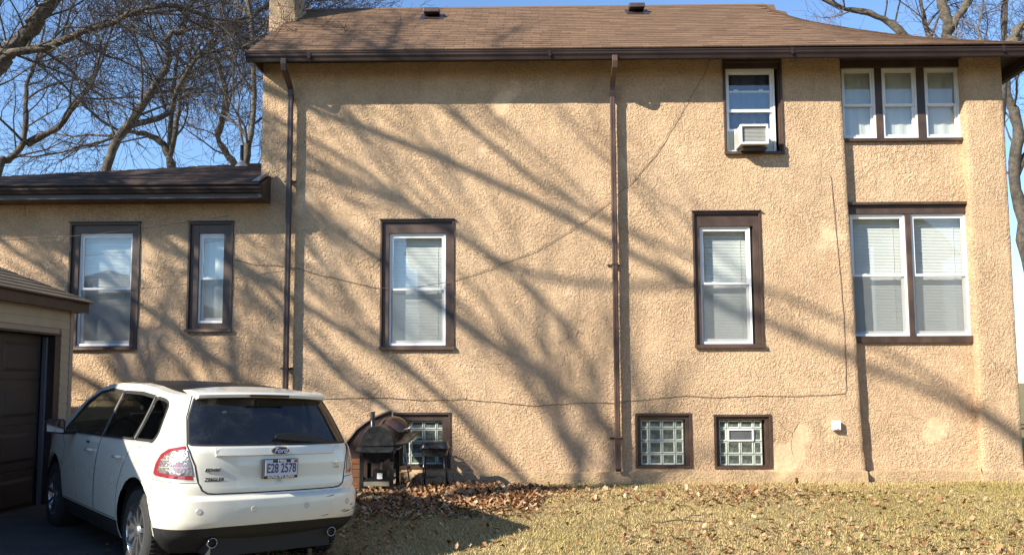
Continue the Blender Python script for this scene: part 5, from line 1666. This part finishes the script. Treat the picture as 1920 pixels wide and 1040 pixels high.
XR, XF = 0.94, 3.764
FEAT = {
    'arch_r': side(arch(XR)), 'arch_f': side(arch(XF)),
    'rear_glass': rear(rnd([(-0.02, 1.168), (0.75, 1.168), (0.70, 1.40), (0.62, 1.565), (-0.02, 1.565)], 0.03)),
    'glass_f': side(rnd([(3.55, 1.105), (2.14, 1.135), (2.06, 1.575), (2.45, 1.59), (2.80, 1.545), (3.10, 1.44)], 0.04)),
    'glass_r': side(rnd([(2.08, 1.137), (1.24, 1.155), (1.13, 1.55), (1.5, 1.575), (2.00, 1.578)], 0.03)),
    'glass_q': side(rnd([(1.18, 1.158), (0.74, 1.168), (0.69, 1.24), (0.745, 1.50), (0.85, 1.53), (1.07, 1.548)], 0.07)),
    'lamp': [(s_y(0.762, 1.175), 1.178), (s_y(0.735, 1.0), 1.0), (s_y(0.715, 0.875), 0.868), (s_x(0.52, 0.885), 0.885), (s_x(0.56, 0.905), 0.905), (s_x(0.55, 1.0), 1.0), (s_x(0.50, 1.09), 1.09), (s_x(0.42, 1.14), 1.142)],
    'tailgate': rear([(-0.02, 0.766), (0.55, 0.766), (0.62, 0.773), (0.665, 0.80), (0.69, 0.86), (0.715, 1.0), (0.758, 1.165), (0.71, 1.40), (0.63, 1.58), (-0.02, 1.58)]),
    'door_f': side([(3.36, 0.42), (3.40, 0.7), (3.36, 0.95), (3.60, 1.10), (3.12, 1.455), (2.80, 1.565), (2.45, 1.605), (2.06, 1.59), (2.13, 1.12), (2.12, 0.42)]),
    'door_r': side([(2.11, 0.42), (2.12, 1.12), (2.05, 1.59), (1.5, 1.59), (1.11, 1.563), (1.20, 1.14), (1.22, 1.05), (1.33, 0.86), (1.40, 0.70), (1.43, 0.42)]),
    'rocker': [(s_x(1.40, 0.3), 0.20), (s_x(3.32, 0.3), 0.20), (s_x(3.32, 0.4), 0.405), (s_x(1.40, 0.4), 0.405)],
    'valance': [(-0.02, 0.20), (s_x(0.50, 0.3), 0.20), (s_x(0.50, 0.45), 0.47), (s_y(0.80, 0.5), 0.485), (s_y(0.5, 0.5), 0.50), (-0.02, 0.505)],
    'bumper': [(-0.02, 0.50), (s_y(0.5, 0.5), 0.50), (s_y(0.80, 0.5), 0.485), (s_x(0.50, 0.45), 0.47), (s_x(0.57, 0.62), 0.62), (s_x(0.53, 0.86), 0.866), (s_y(0.70, 0.86), 0.858), (s_y(0.66, 0.80), 0.80), (s_y(0.62, 0.77), 0.764), (-0.02, 0.764)],
}
ORDER = ['arch_r', 'arch_f', 'rear_glass', 'glass_f', 'glass_r', 'glass_q', 'lamp', 'tailgate', 'door_f', 'door_r', 'rocker', 'valance', 'bumper']
top = [(SMAX * i / 150, ztop(SMAX * i / 150)) for i in range(151)]
OUTER = [(0, 0.24)] + [(SMAX * i / 90, 0.24) for i in range(1, 91)] + top[::-1]


def cdt():
    V2, E2 = [], []

    def addpoly(poly):
        b = len(V2)
        V2.extend(Vector(p) for p in poly)
        E2.extend((b + i, b + (i + 1) % len(poly)) for i in range(len(poly)))
    addpoly(dense(OUTER, 0.06))
    for k in ORDER: addpoly(dense(FEAT[k], 0.05))
    s = 0.0
    while s < SMAX:
        st = 0.045 if s < 1.3 else 0.08
        z = 0.27
        while z < 1.68:
            V2.append(Vector((s, z))); z += 0.055
        for z in (0.728, 0.742):
            V2.append(Vector((s, z)))
        s += st
    return delaunay_2d_cdt(V2, E2, [], 0, 1e-5)[:3]


V2, _, F2 = cdt()
GR = {k: [] for k in ORDER + ['body']}
for f in F2:
    cx_ = sum(V2[i].x for i in f) / 3; cy_ = sum(V2[i].y for i in f) / 3
    if cx_ < 0 or cx_ > SMAX or not inside((cx_, cy_), OUTER): continue
    for k in ORDER:
        if inside((cx_, cy_), FEAT[k]): GR[k].append(f); break
    else: GR['body'].append(f)
V3 = [P3(max(0.0, min(SMAX, v.x)), v.y) for v in V2]


NKEY = {}
for v2, v3 in zip(V2, V3):
    s_, z_ = max(0.0, min(SMAX, v2.x)), v2.y
    e = 0.006
    a = P3(min(s_ + e, SMAX), z_) - P3(max(s_ - e, 0), z_); b = P3(s_, z_ + e) - P3(s_, z_ - e)
    n = b.cross(a).normalized()
    if s_ < 0.004 or s_ > SMAX - 0.004: n = Vector((n.x, 0, n.z)).normalized()
    NKEY[(round(v3.x, 3), round(v3.y, 3), round(v3.z, 3))] = n


def NRM(co):
    for dx in (0, 0.001, -0.001):
        for dy in (0, 0.001, -0.001):
            for dz in (0, 0.001, -0.001):
                n = NKEY.get((round(co.x + dx, 3), round(abs(co.y) + dy, 3), round(co.z + dz, 3)))
                if n: return (n.x, n.y if co.y >= 0 else -n.y, n.z)
    return (0, 0, 0)


def shell(name, key, mt, sides=(1, -1), parent=None, off=0.0, label=None):
    mb = MB()
    for sd in sides:
        ids = sorted({i for f in GR[key] for i in f}); mp = {i: n for n, i in enumerate(ids)}
        vs = [(V3[i].x, V3[i].y * sd, V3[i].z) if not off else (lambda q: (q.x, q.y * sd, q.z))(P3(max(0.0, min(SMAX, V2[i].x)), V2[i].y, off)) for i in ids]
        fs = [tuple(mp[i] for i in (f[::-1] if sd > 0 else f)) for f in GR[key]]
        mb.add(vs, fs)
    o = mb.build(name, mt, parent or car, smooth=True, fix=False)
    me = o.data
    bm = bmesh.new(); bm.from_mesh(me); bmesh.ops.remove_doubles(bm, verts=bm.verts, dist=0.0005); bm.to_mesh(me); bm.free()
    me.polygons.foreach_set('use_smooth', [True] * len(me.polygons))
    nn = [NRM(v.co) for v in me.vertices]
    me.normals_split_custom_set_from_vertices(nn)
    if label: o['label'] = label
    return o


body = shell('body', 'body', M['paint'])
tg = shell('tailgate', 'tailgate', M['paint'])
bump_ = shell('bumper', 'bumper', M['paint'])
shell('valance', 'valance', M['clad'], parent=bump_)
rg = shell('rear_window', 'rear_glass', M['rearglass'])
DOORS = {}
for sd in (1, -1):
    DOORS['f', sd] = shell('door', 'door_f', M['paint'], (sd,)); DOORS['r', sd] = shell('door', 'door_r', M['paint'], (sd,))
    shell('door_window', 'glass_f', M['autoglass'], (sd,), DOORS['f', sd]); shell('door_window', 'glass_r', M['tint'], (sd,), DOORS['r', sd])
    shell('quarter_window', 'glass_q', M['tint'], (sd,)); shell('rocker_panel', 'rocker', M['clad'], (sd,))


def ribbon(mb, poly, sd, wd=0.008, off=0.0015, closed=True):
    pts = dense(poly, 0.03, closed)
    n = len(pts)
    vs = []
    for i in range(n):
        a = Vector(pts[i - 1 if (closed or i) else 0]); b = Vector(pts[(i + 1) % n if closed else min(i + 1, n - 1)])
        d = (b - a).normalized() if (b - a).length > 1e-9 else Vector((1, 0)); q = Vector((-d.y, d.x)) * wd / 2
        for sg_ in (1, -1):
            s, z = pts[i][0] + q.x * sg_, pts[i][1] + q.y * sg_
            p = P3(max(0, s), z, off); vs.append((p.x, p.y * sd, p.z))
    m_ = n if closed else n - 1
    mb.add(vs, [(2 * i, 2 * i + 1, (2 * i + 3) % (2 * n), (2 * i + 2) % (2 * n)) for i in range(m_)])


mb = MB()
for sd in (1, -1):
    for k in ('door_f', 'door_r'): ribbon(mb, FEAT[k], sd)
    ribbon(mb, [(0.0, 0.766)] + FEAT['tailgate'][1:-1], sd, 0.013, closed=False)
    ribbon(mb, [FEAT['bumper'][i] for i in (3, 4, 5, 6)], sd, 0.005, closed=False)
    fc = [(s_x(0.98, 1.0) + 0.075 * math.cos(a), 1.03 + 0.075 * math.sin(a)) for a in [math.pi * 2 * i / 20 for i in range(20)]]
    if sd > 0: ribbon(mb, fc, sd, 0.005)
mb.build('panel_gap', M['gap'], body, fix=False)
mb = MB()                                 # black seals round the glass, bright strips on the door pillars
for sd in (1, -1):
    for k in ('glass_f', 'glass_r', 'glass_q'): ribbon(mb, FEAT[k], sd, 0.030, 0.002)
mb.build('window_seal', M['clad'], body, fix=False)
mb = MB()
for sd in (1, -1):
    for a, b in (((2.125, 1.14), (2.05, 1.57)), ((1.195, 1.165), (1.12, 1.545)), ((2.09, 1.15), (2.035, 1.55))):
        ribbon(mb, side([a, b]), sd, 0.012, 0.006, closed=False)
    ribbon(mb, side([(3.5, 1.098), (2.5, 1.113), (1.7, 1.132), (0.78, 1.152)]), sd, 0.012, 0.004, closed=False)
mb.build('bright_strip', M['lamp_rim'], body, fix=False)


PILLARS = [side(p_) for p_ in ([(2.17, 1.128), (2.05, 1.131), (1.985, 1.585), (2.075, 1.583)], [(1.27, 1.15), (1.15, 1.153), (1.045, 1.552), (1.145, 1.558)])]


# tail lamps: red border, clear reflectors with dividers
def patch(poly, off, sd, step=0.03):
    V_, E_ = [Vector(p) for p in dense(poly, step)], []
    n = len(V_); E_ = [(i, (i + 1) % n) for i in range(n)]
    a0, a1 = min(p.x for p in V_), max(p.x for p in V_); c0, c1 = min(p.y for p in V_), max(p.y for p in V_)
    s = a0 + step
    while s < a1:
        z = c0 + step
        while z < c1:
            if inside((s, z), poly): V_.append(Vector((s, z)))
            z += step
        s += step
    vv, _, ff, *_r = delaunay_2d_cdt(V_, E_, [], 0, 1e-6)
    ff = [f for f in ff if inside((sum(vv[i].x for i in f) / 3, sum(vv[i].y for i in f) / 3), poly)]
    vs = [P3(max(0, v.x), v.y, off) for v in vv]
    return [(p.x, p.y * sd, p.z) for p in vs], [f if sd > 0 else f[::-1] for f in ff]


def shrink(poly, t):
    c = Vector((sum(p[0] for p in poly) / len(poly), sum(p[1] for p in poly) / len(poly)))
    return [tuple(c + (Vector(p) - c) * t) for p in poly]


for sd in (1, -1):
    for p_ in PILLARS: MB().add(*patch(p_, 0.003, sd)).build('pillar_cover', M['black_plastic'], body, smooth=True, fix=False)
lp = FEAT['lamp']
l0, l1 = min(p[0] for p in lp), max(p[0] for p in lp)
for sd in (1, -1):
    lo = shell('tail_lamp', 'lamp', M['lamp_rim'], (sd,))
    r1 = [(l0 + 0.016 + (s - l0) * 0.91, 0.886 + (z - 0.868) * 0.88) for s, z in lp]
    mb = MB(); mb.add(*patch(r1, 0.003, sd)); mb.build('red_lens', M['lamp_red'], lo, smooth=True, fix=False)
    r2 = [(l0 + 0.018 + (s - l0) * 0.75, 0.918 + (z - 0.868) * 0.70) for s, z in lp]
    mb = MB(); mb.add(*patch(r2, 0.006, sd)); mb.build('clear_lens', M['lamp_clear'], lo, smooth=True, fix=False)
    mb = MB()
    for z in (0.985, 1.045):
        ribbon(mb, [(s_y(0.755, z) + 0.012, z), (l0 + (l1 - l0) * 0.74, z - 0.01)], sd, 0.006, 0.009, closed=False)
    ribbon(mb, [(l0 + (l1 - l0) * 0.42, 0.925), (l0 + (l1 - l0) * 0.40, 1.05)], sd, 0.006, 0.009, closed=False)
    mb.build('divider', M['lamp_rim'], lo, fix=False)
    sc_ = [(l0 + (l1 - l0) * 0.30 + 0.045 * math.cos(a), 0.985 + 0.045 * math.sin(a)) for a in [math.pi * 2 * i / 16 for i in range(16)]]
    mb = MB(); mb.add(*patch(sc_, 0.0075, sd, 0.02)); mb.build('bulb_lens', M['lamp_pink'], lo, smooth=True, fix=False)

# roof, windscreen and bonnet in one run of cross rows
mbw, mbg, mbs = MB(), MB(), MB()
rows_ = []
sa = s_y(0.60, 1.57)
ns = 70
for i in range(ns + 1):
    s = sa + (SMAX - 0.12 - sa) * i / ns
    p = P3(s, ztop(s))
    cr = 0.045 if p.x < 2.7 else 0.05
    rw = []
    for k in range(17):
        u = -1 + 2 * k / 16
        xx = p.x - (0.05 * (1 - u * u) * ss((1.2 - p.x) / 0.8)) + (0.10 * (1 - u * u) * ss((p.x - 2.7) / 0.5))
        rw.append((xx, p.y * u, p.z + cr * (1 - abs(u) ** 2.2)))
    rows_.append((p.x, rw))
for i in range(ns):
    xm = (rows_[i][0] + rows_[i + 1][0]) / 2
    for k in range(16):
        um = abs(-1 + 2 * (k + 0.5) / 16)
        q = [rows_[i][1][k], rows_[i][1][k + 1], rows_[i + 1][1][k + 1], rows_[i + 1][1][k]]
        tgt = mbw
        if 0.62 < xm < 2.72 and um < 0.87: tgt = mbg
        elif 2.92 < xm < 3.72 and um < 0.93: tgt = mbs
        tgt.add(q, [(0, 1, 2, 3)])
for m_, nm, mt in ((mbw, 'roof', 'paint'), (mbg, 'roof_glass', 'roofglass'), (mbs, 'windscreen', 'autoglass')):
    o = m_.build(nm, M[mt], car, smooth=True, fix=False)
    bm = bmesh.new(); bm.from_mesh(o.data); bmesh.ops.remove_doubles(bm, verts=bm.verts, dist=0.0005); bm.to_mesh(o.data); bm.free()
    o.data.polygons.foreach_set('use_smooth', [True] * len(o.data.polygons))
# roof spoiler over the rear window with the high brake lamp
mb = MB()
n = 20
for i in range(n + 1):
    u = -1 + 2 * i / n
    y = 0.615 * u
    e = 0.035 * (1 - abs(u) ** 3)
    xt = 0.335 + 0.10 * abs(u) ** 2.5
    z0 = 1.598 - 0.018 * abs(u) ** 2 + 0.012
    mb.v += [(0.75, y * 1.05, 1.625 + 0.045 * (1 - abs(u) ** 2.2)), (0.55, y * 1.03, z0 + 0.035), (xt + 0.02, y, z0 + 0.014), (xt, y, z0 - 0.004), (xt + 0.01, y, z0 - 0.030), (0.50, y * 1.0, z0 - 0.045)]
mb.t = [0] * len(mb.v)
mb.f = [(i * 6 + k, i * 6 + k + 1, (i + 1) * 6 + k + 1, (i + 1) * 6 + k) for i in range(n) for k in range(5)] + [(0, 1, 2, 3, 4, 5), tuple(n * 6 + k for k in range(6))[::-1]]
mb.m = [0] * len(mb.f)
sp = mb.build('spoiler', M['paint'], car, smooth=False)
mb = MB().box((0.330, -0.19, 1.582), (0.352, 0.19, 1.604)); mb.build('brake_lamp', mat('dark_red_lens', (0.06, 0.008, 0.008), 0.1, coat=1.0), sp, bevel=0.003)
# tailgate handle bar
bar = [(-0.0, 1.075), (s_y(0.56, 1.075), 1.075), (s_y(0.575, 1.15), 1.152), (0.0, 1.152)]
mb = MB()
for sd in (1, -1):
    vs, fs = patch([(0, 1.083), (s_y(0.555, 1.08), 1.083), (s_y(0.568, 1.15), 1.146), (0, 1.146)], 0.022, sd, 0.05); mb.add(vs, fs)
    for poly, o0, o1 in ((bar, 0.001, 0.022),):
        inn = [(0, 1.083), (s_y(0.555, 1.08), 1.083), (s_y(0.568, 1.15), 1.146), (0, 1.146)]
        for i in range(3):
            A, B = dense([poly[i], poly[i + 1]], 0.05, False), dense([inn[i], inn[i + 1]], 0.05, False)
            k = min(len(A), len(B)); A = [tuple(Vector(poly[i]).lerp(Vector(poly[i + 1]), t / 12)) for t in range(13)]; B = [tuple(Vector(inn[i]).lerp(Vector(inn[i + 1]), t / 12)) for t in range(13)]
            va = [P3(max(0, a), b, o0) for a, b in A]; vb_ = [P3(max(0, a), b, o1) for a, b in B]
            mb.add([(p.x, p.y * sd, p.z) for p in va + vb_], [(t, t + 1, 14 + t, 13 + t) for t in range(12)])
mb.build('handle_bar', M['paint'], tg, fix=False)

# licence plate in a printed frame
pf = P3(0, 0.96)
pl = MB().box((0.062 - 0.03, -0.160, 0.880), (0.062 + 0.01, 0.160, 1.048)).build('plate_frame', M['decal'], tg, bevel=0.003)
MB().box((0.062 - 0.034, -0.152, 0.905), (0.062 - 0.031, 0.152, 1.042)).build('licence_plate', M['plate'], pl)


def text(body_, size, x, y, z, mt, parent, name, shear=0.0, sx=1.0, ext=0.0012, bold=0.0, spc=1.0, tilt=0.0, conform=False):
    cu = bpy.data.curves.new(name, 'FONT'); cu.body = body_; cu.size = size; cu.align_x = 'CENTER'; cu.align_y = 'CENTER'
    cu.shear = shear; cu.extrude = ext; cu.offset = bold; cu.space_character = spc
    ob = bpy.data.objects.new(name, cu); COL.objects.link(ob)
    bpy.context.view_layer.update()
    me = bpy.data.meshes.new_from_object(ob)
    bpy.data.objects.remove(ob); bpy.data.curves.remove(cu)
    me.name = name
    for v in me.vertices: v.co = Vector((-v.co.z - v.co.y * math.sin(-tilt), -v.co.x * sx, v.co.y * math.cos(tilt)))
    if conform:
        for v in me.vertices:
            yy, zz_ = v.co.y + y, v.co.z + z
            v.co.x += P3(s_y(abs(yy), zz_), zz_).x - x - 0.004
    me.materials.clear(); me.materials.append(M[mt])
    o = bpy.data.objects.new(name, me); COL.objects.link(o); o.parent = parent; o.location = (x, y, z)
    ORG[o] = Vector((0, 0, 0))
    return o


text('E28 2578', 0.112, 0.0272, 0, 0.966, 'plate_ink', pl, 'plate_number', sx=0.66, bold=0.0016)
MB().box((0.0278, -0.085, 1.018), (0.0285, 0.085, 1.042)).build('frame_band', M['decal'], pl)
text('1906', 0.032, 0.0265, 0, 1.0305, 'decal_white', pl, 'frame_year', sx=1.35, bold=0.0008)
text('ALPHA PHI ALPHA', 0.029, 0.0308, 0, 0.8925, 'decal_white', pl, 'frame_text', sx=1.08, bold=0.0008)
MB().box((0.0278, -0.148, 1.016), (0.0285, -0.118, 1.038)).build('plate_sticker', M['lamp_red'], pl)
# oval badge
mb = MB()
def oval(a, b, x0, x1, m_):
    n = 32
    vs = [(x, a * math.cos(2 * math.pi * i / n), 1.118 + b * math.sin(2 * math.pi * i / n)) for x in (x0, x1) for i in range(n)]
    mb_ = MB().add(vs, [tuple(range(n)), tuple(range(n, 2 * n))[::-1]] + [(i, (i + 1) % n, n + (i + 1) % n, n + i) for i in range(n)])
    return mb_
xb = P3(0, 1.118).x - 0.022
ov = oval(0.088, 0.038, xb + 0.012, xb - 0.008, 0).build('oval_badge', M['chrome'], tg, bevel=0.0)
oval(0.080, 0.032, xb - 0.0085, xb - 0.011, 0).build('badge_field', M['badge_blue'], ov)
text('Ford', 0.062, xb - 0.0115, 0.0, 1.119, 'decal_white', ov, 'badge_script', shear=0.35, sx=1.05, bold=0.0004)
def on_gate(y, z): return P3(s_y(abs(y), z), z).x
text('EDGE', 0.036, on_gate(0.585, 0.965) - 0.006, 0.585, 0.965, 'chrome', tg, 'model_badge', shear=0.25, sx=1.35, ext=0.004, bold=0.001, conform=True)
text('SEL', 0.040, on_gate(0.60, 0.985) - 0.006, -0.60, 0.985, 'chrome', tg, 'trim_badge', sx=1.2, ext=0.004, conform=True)
text('AWD', 0.026, on_gate(0.60, 0.955) - 0.006, -0.60, 0.950, 'chrome', tg, 'drive_badge', sx=1.1, ext=0.004, conform=True)
text('ZEIGLER', 0.043, on_gate(0.565, 0.885) - 0.003, 0.565, 0.885, 'decal', tg, 'dealer_decal', shear=0.12, sx=0.98, bold=0.0008, conform=True)
# rear wiper
MB().prism([(0.03, 1.225), (-0.10, 1.205), (-0.35, 1.185), (-0.60, 1.176), (-0.60, 1.188), (-0.42, 1.228), (-0.25, 1.256), (-0.08, 1.270), (0.0, 1.262), (0.03, 1.245)], 0.118, 0.136, 'x').build('rear_wiper', M['black_plastic'], rg, bevel=0.004)
# parking sensors and tail pipes
for y in (0.70, 0.25, -0.25, -0.70):
    s = s_y(abs(y), 0.62); sd = 1 if y > 0 else -1
    mb = MB()
    pts = [P3(s + 0.022 * math.cos(a), 0.635 + 0.022 * math.sin(a), 0.004) for a in [2 * math.pi * i / 16 for i in range(16)]]
    pb = [P3(s + 0.026 * math.cos(a), 0.635 + 0.026 * math.sin(a), 0.0008) for a in [2 * math.pi * i / 16 for i in range(16)]]
    mb.add([(p.x, p.y * sd, p.z) for p in pts + pb], [tuple(range(16))] + [(i, (i + 1) % 16, 16 + (i + 1) % 16, 16 + i) for i in range(16)])
    mb.build('parking_sensor', M['lamp_rim'], bump_, fix=False)
for y in (0.56, -0.56):
    mb = MB(); mb.lathe([(0.042, 0.05), (0.042, 0.0), (0.040, -0.003), (0.038, 0.0), (0.038, 0.05)], (0.085, y, 0.365), 'x', 22)
    o = mb.build('tail_pipe', M['chrome'], car, smooth=True)
    MB().lathe([(0.0, 0.03), (0.0375, 0.03)], (0.085, y, 0.365), 'x', 22).build('pipe_bore', M['gap'], o)
for (y, z, a, b) in ((-0.70, 0.545, 0.05, 0.006), (-0.66, 0.556, 0.035, 0.004), (-0.76, 0.60, 0.02, 0.006), (-0.45, 0.53, 0.04, 0.003), (-0.80, 0.56, 0.02, 0.008), (-0.5, 0.70, 0.05, 0.003)):
    s = s_y(abs(y), z)
    pts = [P3(s + a * math.cos(t) * (1 + 0.3 * math.sin(5 * t)), z + b * math.sin(t) + 0.006 * math.cos(t), 0.0015) for t in [2 * math.pi * i / 14 for i in range(14)]]
    MB().add([(p.x, -p.y, p.z) for p in pts], [tuple(range(14))]).build('paint_scuff', M['scuff'], bump_, fix=False)

# wheels
def wheel(x, sd):
    yo = 0.925 * sd
    mb = MB()
    prof = [(0.245, -0.23), (0.30, -0.235), (0.355, -0.215), (0.372, -0.18), (0.375, -0.12), (0.372, -0.06), (0.355, -0.02), (0.30, 0.0), (0.245, -0.012)]
    mb.lathe([(r, (h) * sd) for r, h in prof], (x, yo, 0.375), 'y', 44)
    t = mb.build('wheel', M['tyre'], car, smooth=True)
    mb = MB()
    for k in range(60):                   # tread blocks
        a = 2 * math.pi * k / 60
        for h, w_ in ((-0.20, 0.05), (-0.135, 0.05), (-0.07, 0.05)):
            c = Vector((x + 0.376 * math.cos(a), yo + (h + 0.02) * sd, 0.375 + 0.376 * math.sin(a)))
            tx = Vector((-math.sin(a), 0, math.cos(a))) * 0.013; ty = Vector((0, 0.024, 0)); tn = Vector((math.cos(a), 0, math.sin(a))) * 0.006
            mb.add([c - tx - ty, c + tx - ty, c + tx + ty, c - tx + ty, c - tx - ty + tn, c + tx - ty + tn, c + tx + ty + tn, c - tx + ty + tn], [(4, 5, 6, 7), (0, 1, 5, 4), (1, 2, 6, 5), (2, 3, 7, 6), (3, 0, 4, 7)])
    mb.build('tread', M['tyre'], t, fix=True)
    mb = MB(); mb.lathe([(0.25, -0.018 * sd), (0.240, -0.006 * sd), (0.228, -0.02 * sd), (0.222, -0.14 * sd)], (x, yo, 0.375), 'y', 44); mb.build('rim', M['alloy'], t, smooth=True)
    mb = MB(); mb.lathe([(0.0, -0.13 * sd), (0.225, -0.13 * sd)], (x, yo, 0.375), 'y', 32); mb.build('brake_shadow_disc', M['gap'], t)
    for k in range(9):
        a = 2 * math.pi * k / 9 + 0.2
        mb = MB()
        u = Vector((math.cos(a), 0, math.sin(a))); q = Vector((-math.sin(a), 0, math.cos(a)))
        c = Vector((x, yo, 0.375))
        y0_, y1_ = Vector((0, -0.03 * sd, 0)), Vector((0, -0.075 * sd, 0))
        v = []
        for r_, w_, dy in ((0.05, 0.022, -0.035), (0.14, 0.019, -0.022), (0.236, 0.026, -0.014)):
            for e in (-1, 1):
                v.append(c + u * r_ + q * w_ * e + Vector((0, dy * sd, 0))); v.append(c + u * r_ + q * w_ * 0.8 * e + Vector((0, (dy - 0.045) * sd, 0)))
        f = []
        for b_ in (0, 4): f += [(b_, b_ + 2, b_ + 6, b_ + 4), (b_, b_ + 4, b_ + 5, b_ + 1), (b_ + 2, b_ + 3, b_ + 7, b_ + 6)]
        mb.add(v, f); mb.build('spoke', M['alloy'], t)
    mb = MB(); mb.lathe([(0.0, -0.016 * sd), (0.045, -0.02 * sd), (0.062, -0.045 * sd), (0.062, -0.1 * sd)], (x, yo, 0.375), 'y', 24); mb.build('hub_cap', M['alloy'], t, smooth=True)
    mb = MB(); mb.lathe([(0.455, -0.30 * sd), (0.455, -0.03 * sd)], (x, yo, 0.40), 'y', 30, a0=-0.2, a1=math.pi + 0.2)
    mb.lathe([(0.0, -0.31 * sd), (0.46, -0.30 * sd)], (x, yo, 0.40), 'y', 30, a0=-0.2, a1=math.pi + 0.2)
    mb.build('wheel_arch_liner', M['gap'], car, fix=False)


for x in (XR, XF):
    for sd in (1, -1): wheel(x, sd)
# underbody, cabin and seats
mb = MB(); mb.box((0.12, -0.56, 0.24), (4.5, 0.56, 0.62)); mb.box((1.45, -0.86, 0.24), (3.25, 0.86, 0.45)); mb.build('underbody', M['gap'], car)
mb = MB(); mb.box((0.30, -0.80, 0.625), (3.5, 0.80, 0.66)); mb.box((3.25, -0.80, 0.66), (3.6, 0.80, 1.06)); mb.build('cabin_floor', M['dash'], car, bevel=0.02)


def seat(x, y, wd):
    mb = MB(); mb.box((x, y - wd / 2, 0.66), (x + 0.5, y + wd / 2, 0.86))
    mb.prism([(x + 0.02, 0.84), (x + 0.18, 0.84), (x + 0.04, 1.36), (x - 0.10, 1.36)], y - wd / 2 + 0.02, y + wd / 2 - 0.02, 'y')
    o = mb.build('seat', M['seat'], car, bevel=0.03)
    for k in ((0,) if wd < 0.8 else (-0.38, 0.38)):
        MB().prism([(x - 0.11, 1.39), (x - 0.01, 1.39), (x - 0.03, 1.54), (x - 0.12, 1.54)], y + k - 0.13, y + k + 0.13, 'y').build('head_rest', M['seat'], o, bevel=0.02)


seat(2.25, 0.40, 0.52); seat(2.25, -0.40, 0.52); seat(1.25, 0.0, 1.35)
MB().lathe([(0.19 + 0.016 * math.cos(t), 0.016 * math.sin(t)) for t in [2 * math.pi * i / 8 for i in range(9)]], (3.02, 0.40, 1.08), 'x', 26).build('steering_wheel', M['dash'], car, smooth=True)
for sd in (1, -1):
    y = 0.955 * sd
    m1 = MB().add([(3.02, 1.03 * sd, 1.10), (3.02, 1.215 * sd, 1.115), (3.02, 1.225 * sd, 1.235), (3.02, 1.20 * sd, 1.262), (3.02, 1.045 * sd, 1.262), (3.02, 1.025 * sd, 1.23),
                    (3.20, 1.05 * sd, 1.12), (3.16, 1.19 * sd, 1.13), (3.16, 1.20 * sd, 1.22), (3.17, 1.18 * sd, 1.245), (3.19, 1.06 * sd, 1.245), (3.20, 1.045 * sd, 1.22)],
                   [(0, 1, 2, 3, 4, 5), (11, 10, 9, 8, 7, 6)] + [(i, (i + 1) % 6, 6 + (i + 1) % 6, 6 + i) for i in range(6)])
    o = m1.build('wing_mirror', M['black_plastic'], car, bevel=0.012)
    MB().add([(3.012, 1.045 * sd, 1.118), (3.012, 1.205 * sd, 1.13), (3.012, 1.212 * sd, 1.225), (3.012, 1.195 * sd, 1.248), (3.012, 1.055 * sd, 1.248), (3.012, 1.042 * sd, 1.225)], [(0, 1, 2, 3, 4, 5)]).build('mirror_glass', mat('mirror', (0.7, 0.72, 0.75), 0.03, metal=1.0), o, fix=False)
    MB().box((3.06, 0.86 * sd, 1.095), (3.17, 1.05 * sd, 1.135)).build('mirror_arm', M['black_plastic'], o, bevel=0.008)
    for key, x in (('f', 2.26), ('r', 1.36)):
        s0 = s_x(x, 0.99); p = P3(s0, 0.985); yy = (p.y + 0.012) * sd
        MB().tube([(x - 0.01, (p.y - 0.004) * sd, 0.985), (x, yy + 0.02 * sd, 0.988), (x + 0.16, yy + 0.022 * sd, 0.984), (x + 0.17, (p.y - 0.004) * sd, 0.98)], [0.012, 0.016, 0.016, 0.012], 8).build('door_handle', M['paint'], DOORS[key, sd], smooth=True)
        if key == 'f' and sd > 0: MB().box((x + 0.19, p.y - 0.004, 1.045), (x + 0.26, p.y + 0.006, 1.065)).build('keypad', M['decal'], DOORS[key, sd], bevel=0.003)
mb = MB()                                 # seals round rear window
ribbon(mb, FEAT['rear_glass'][2:-2], 1, 0.016, 0.002, closed=False); ribbon(mb, FEAT['rear_glass'][2:-2], -1, 0.016, 0.002, closed=False)
mb.build('rear_window_seal', M['clad'], tg, fix=False)
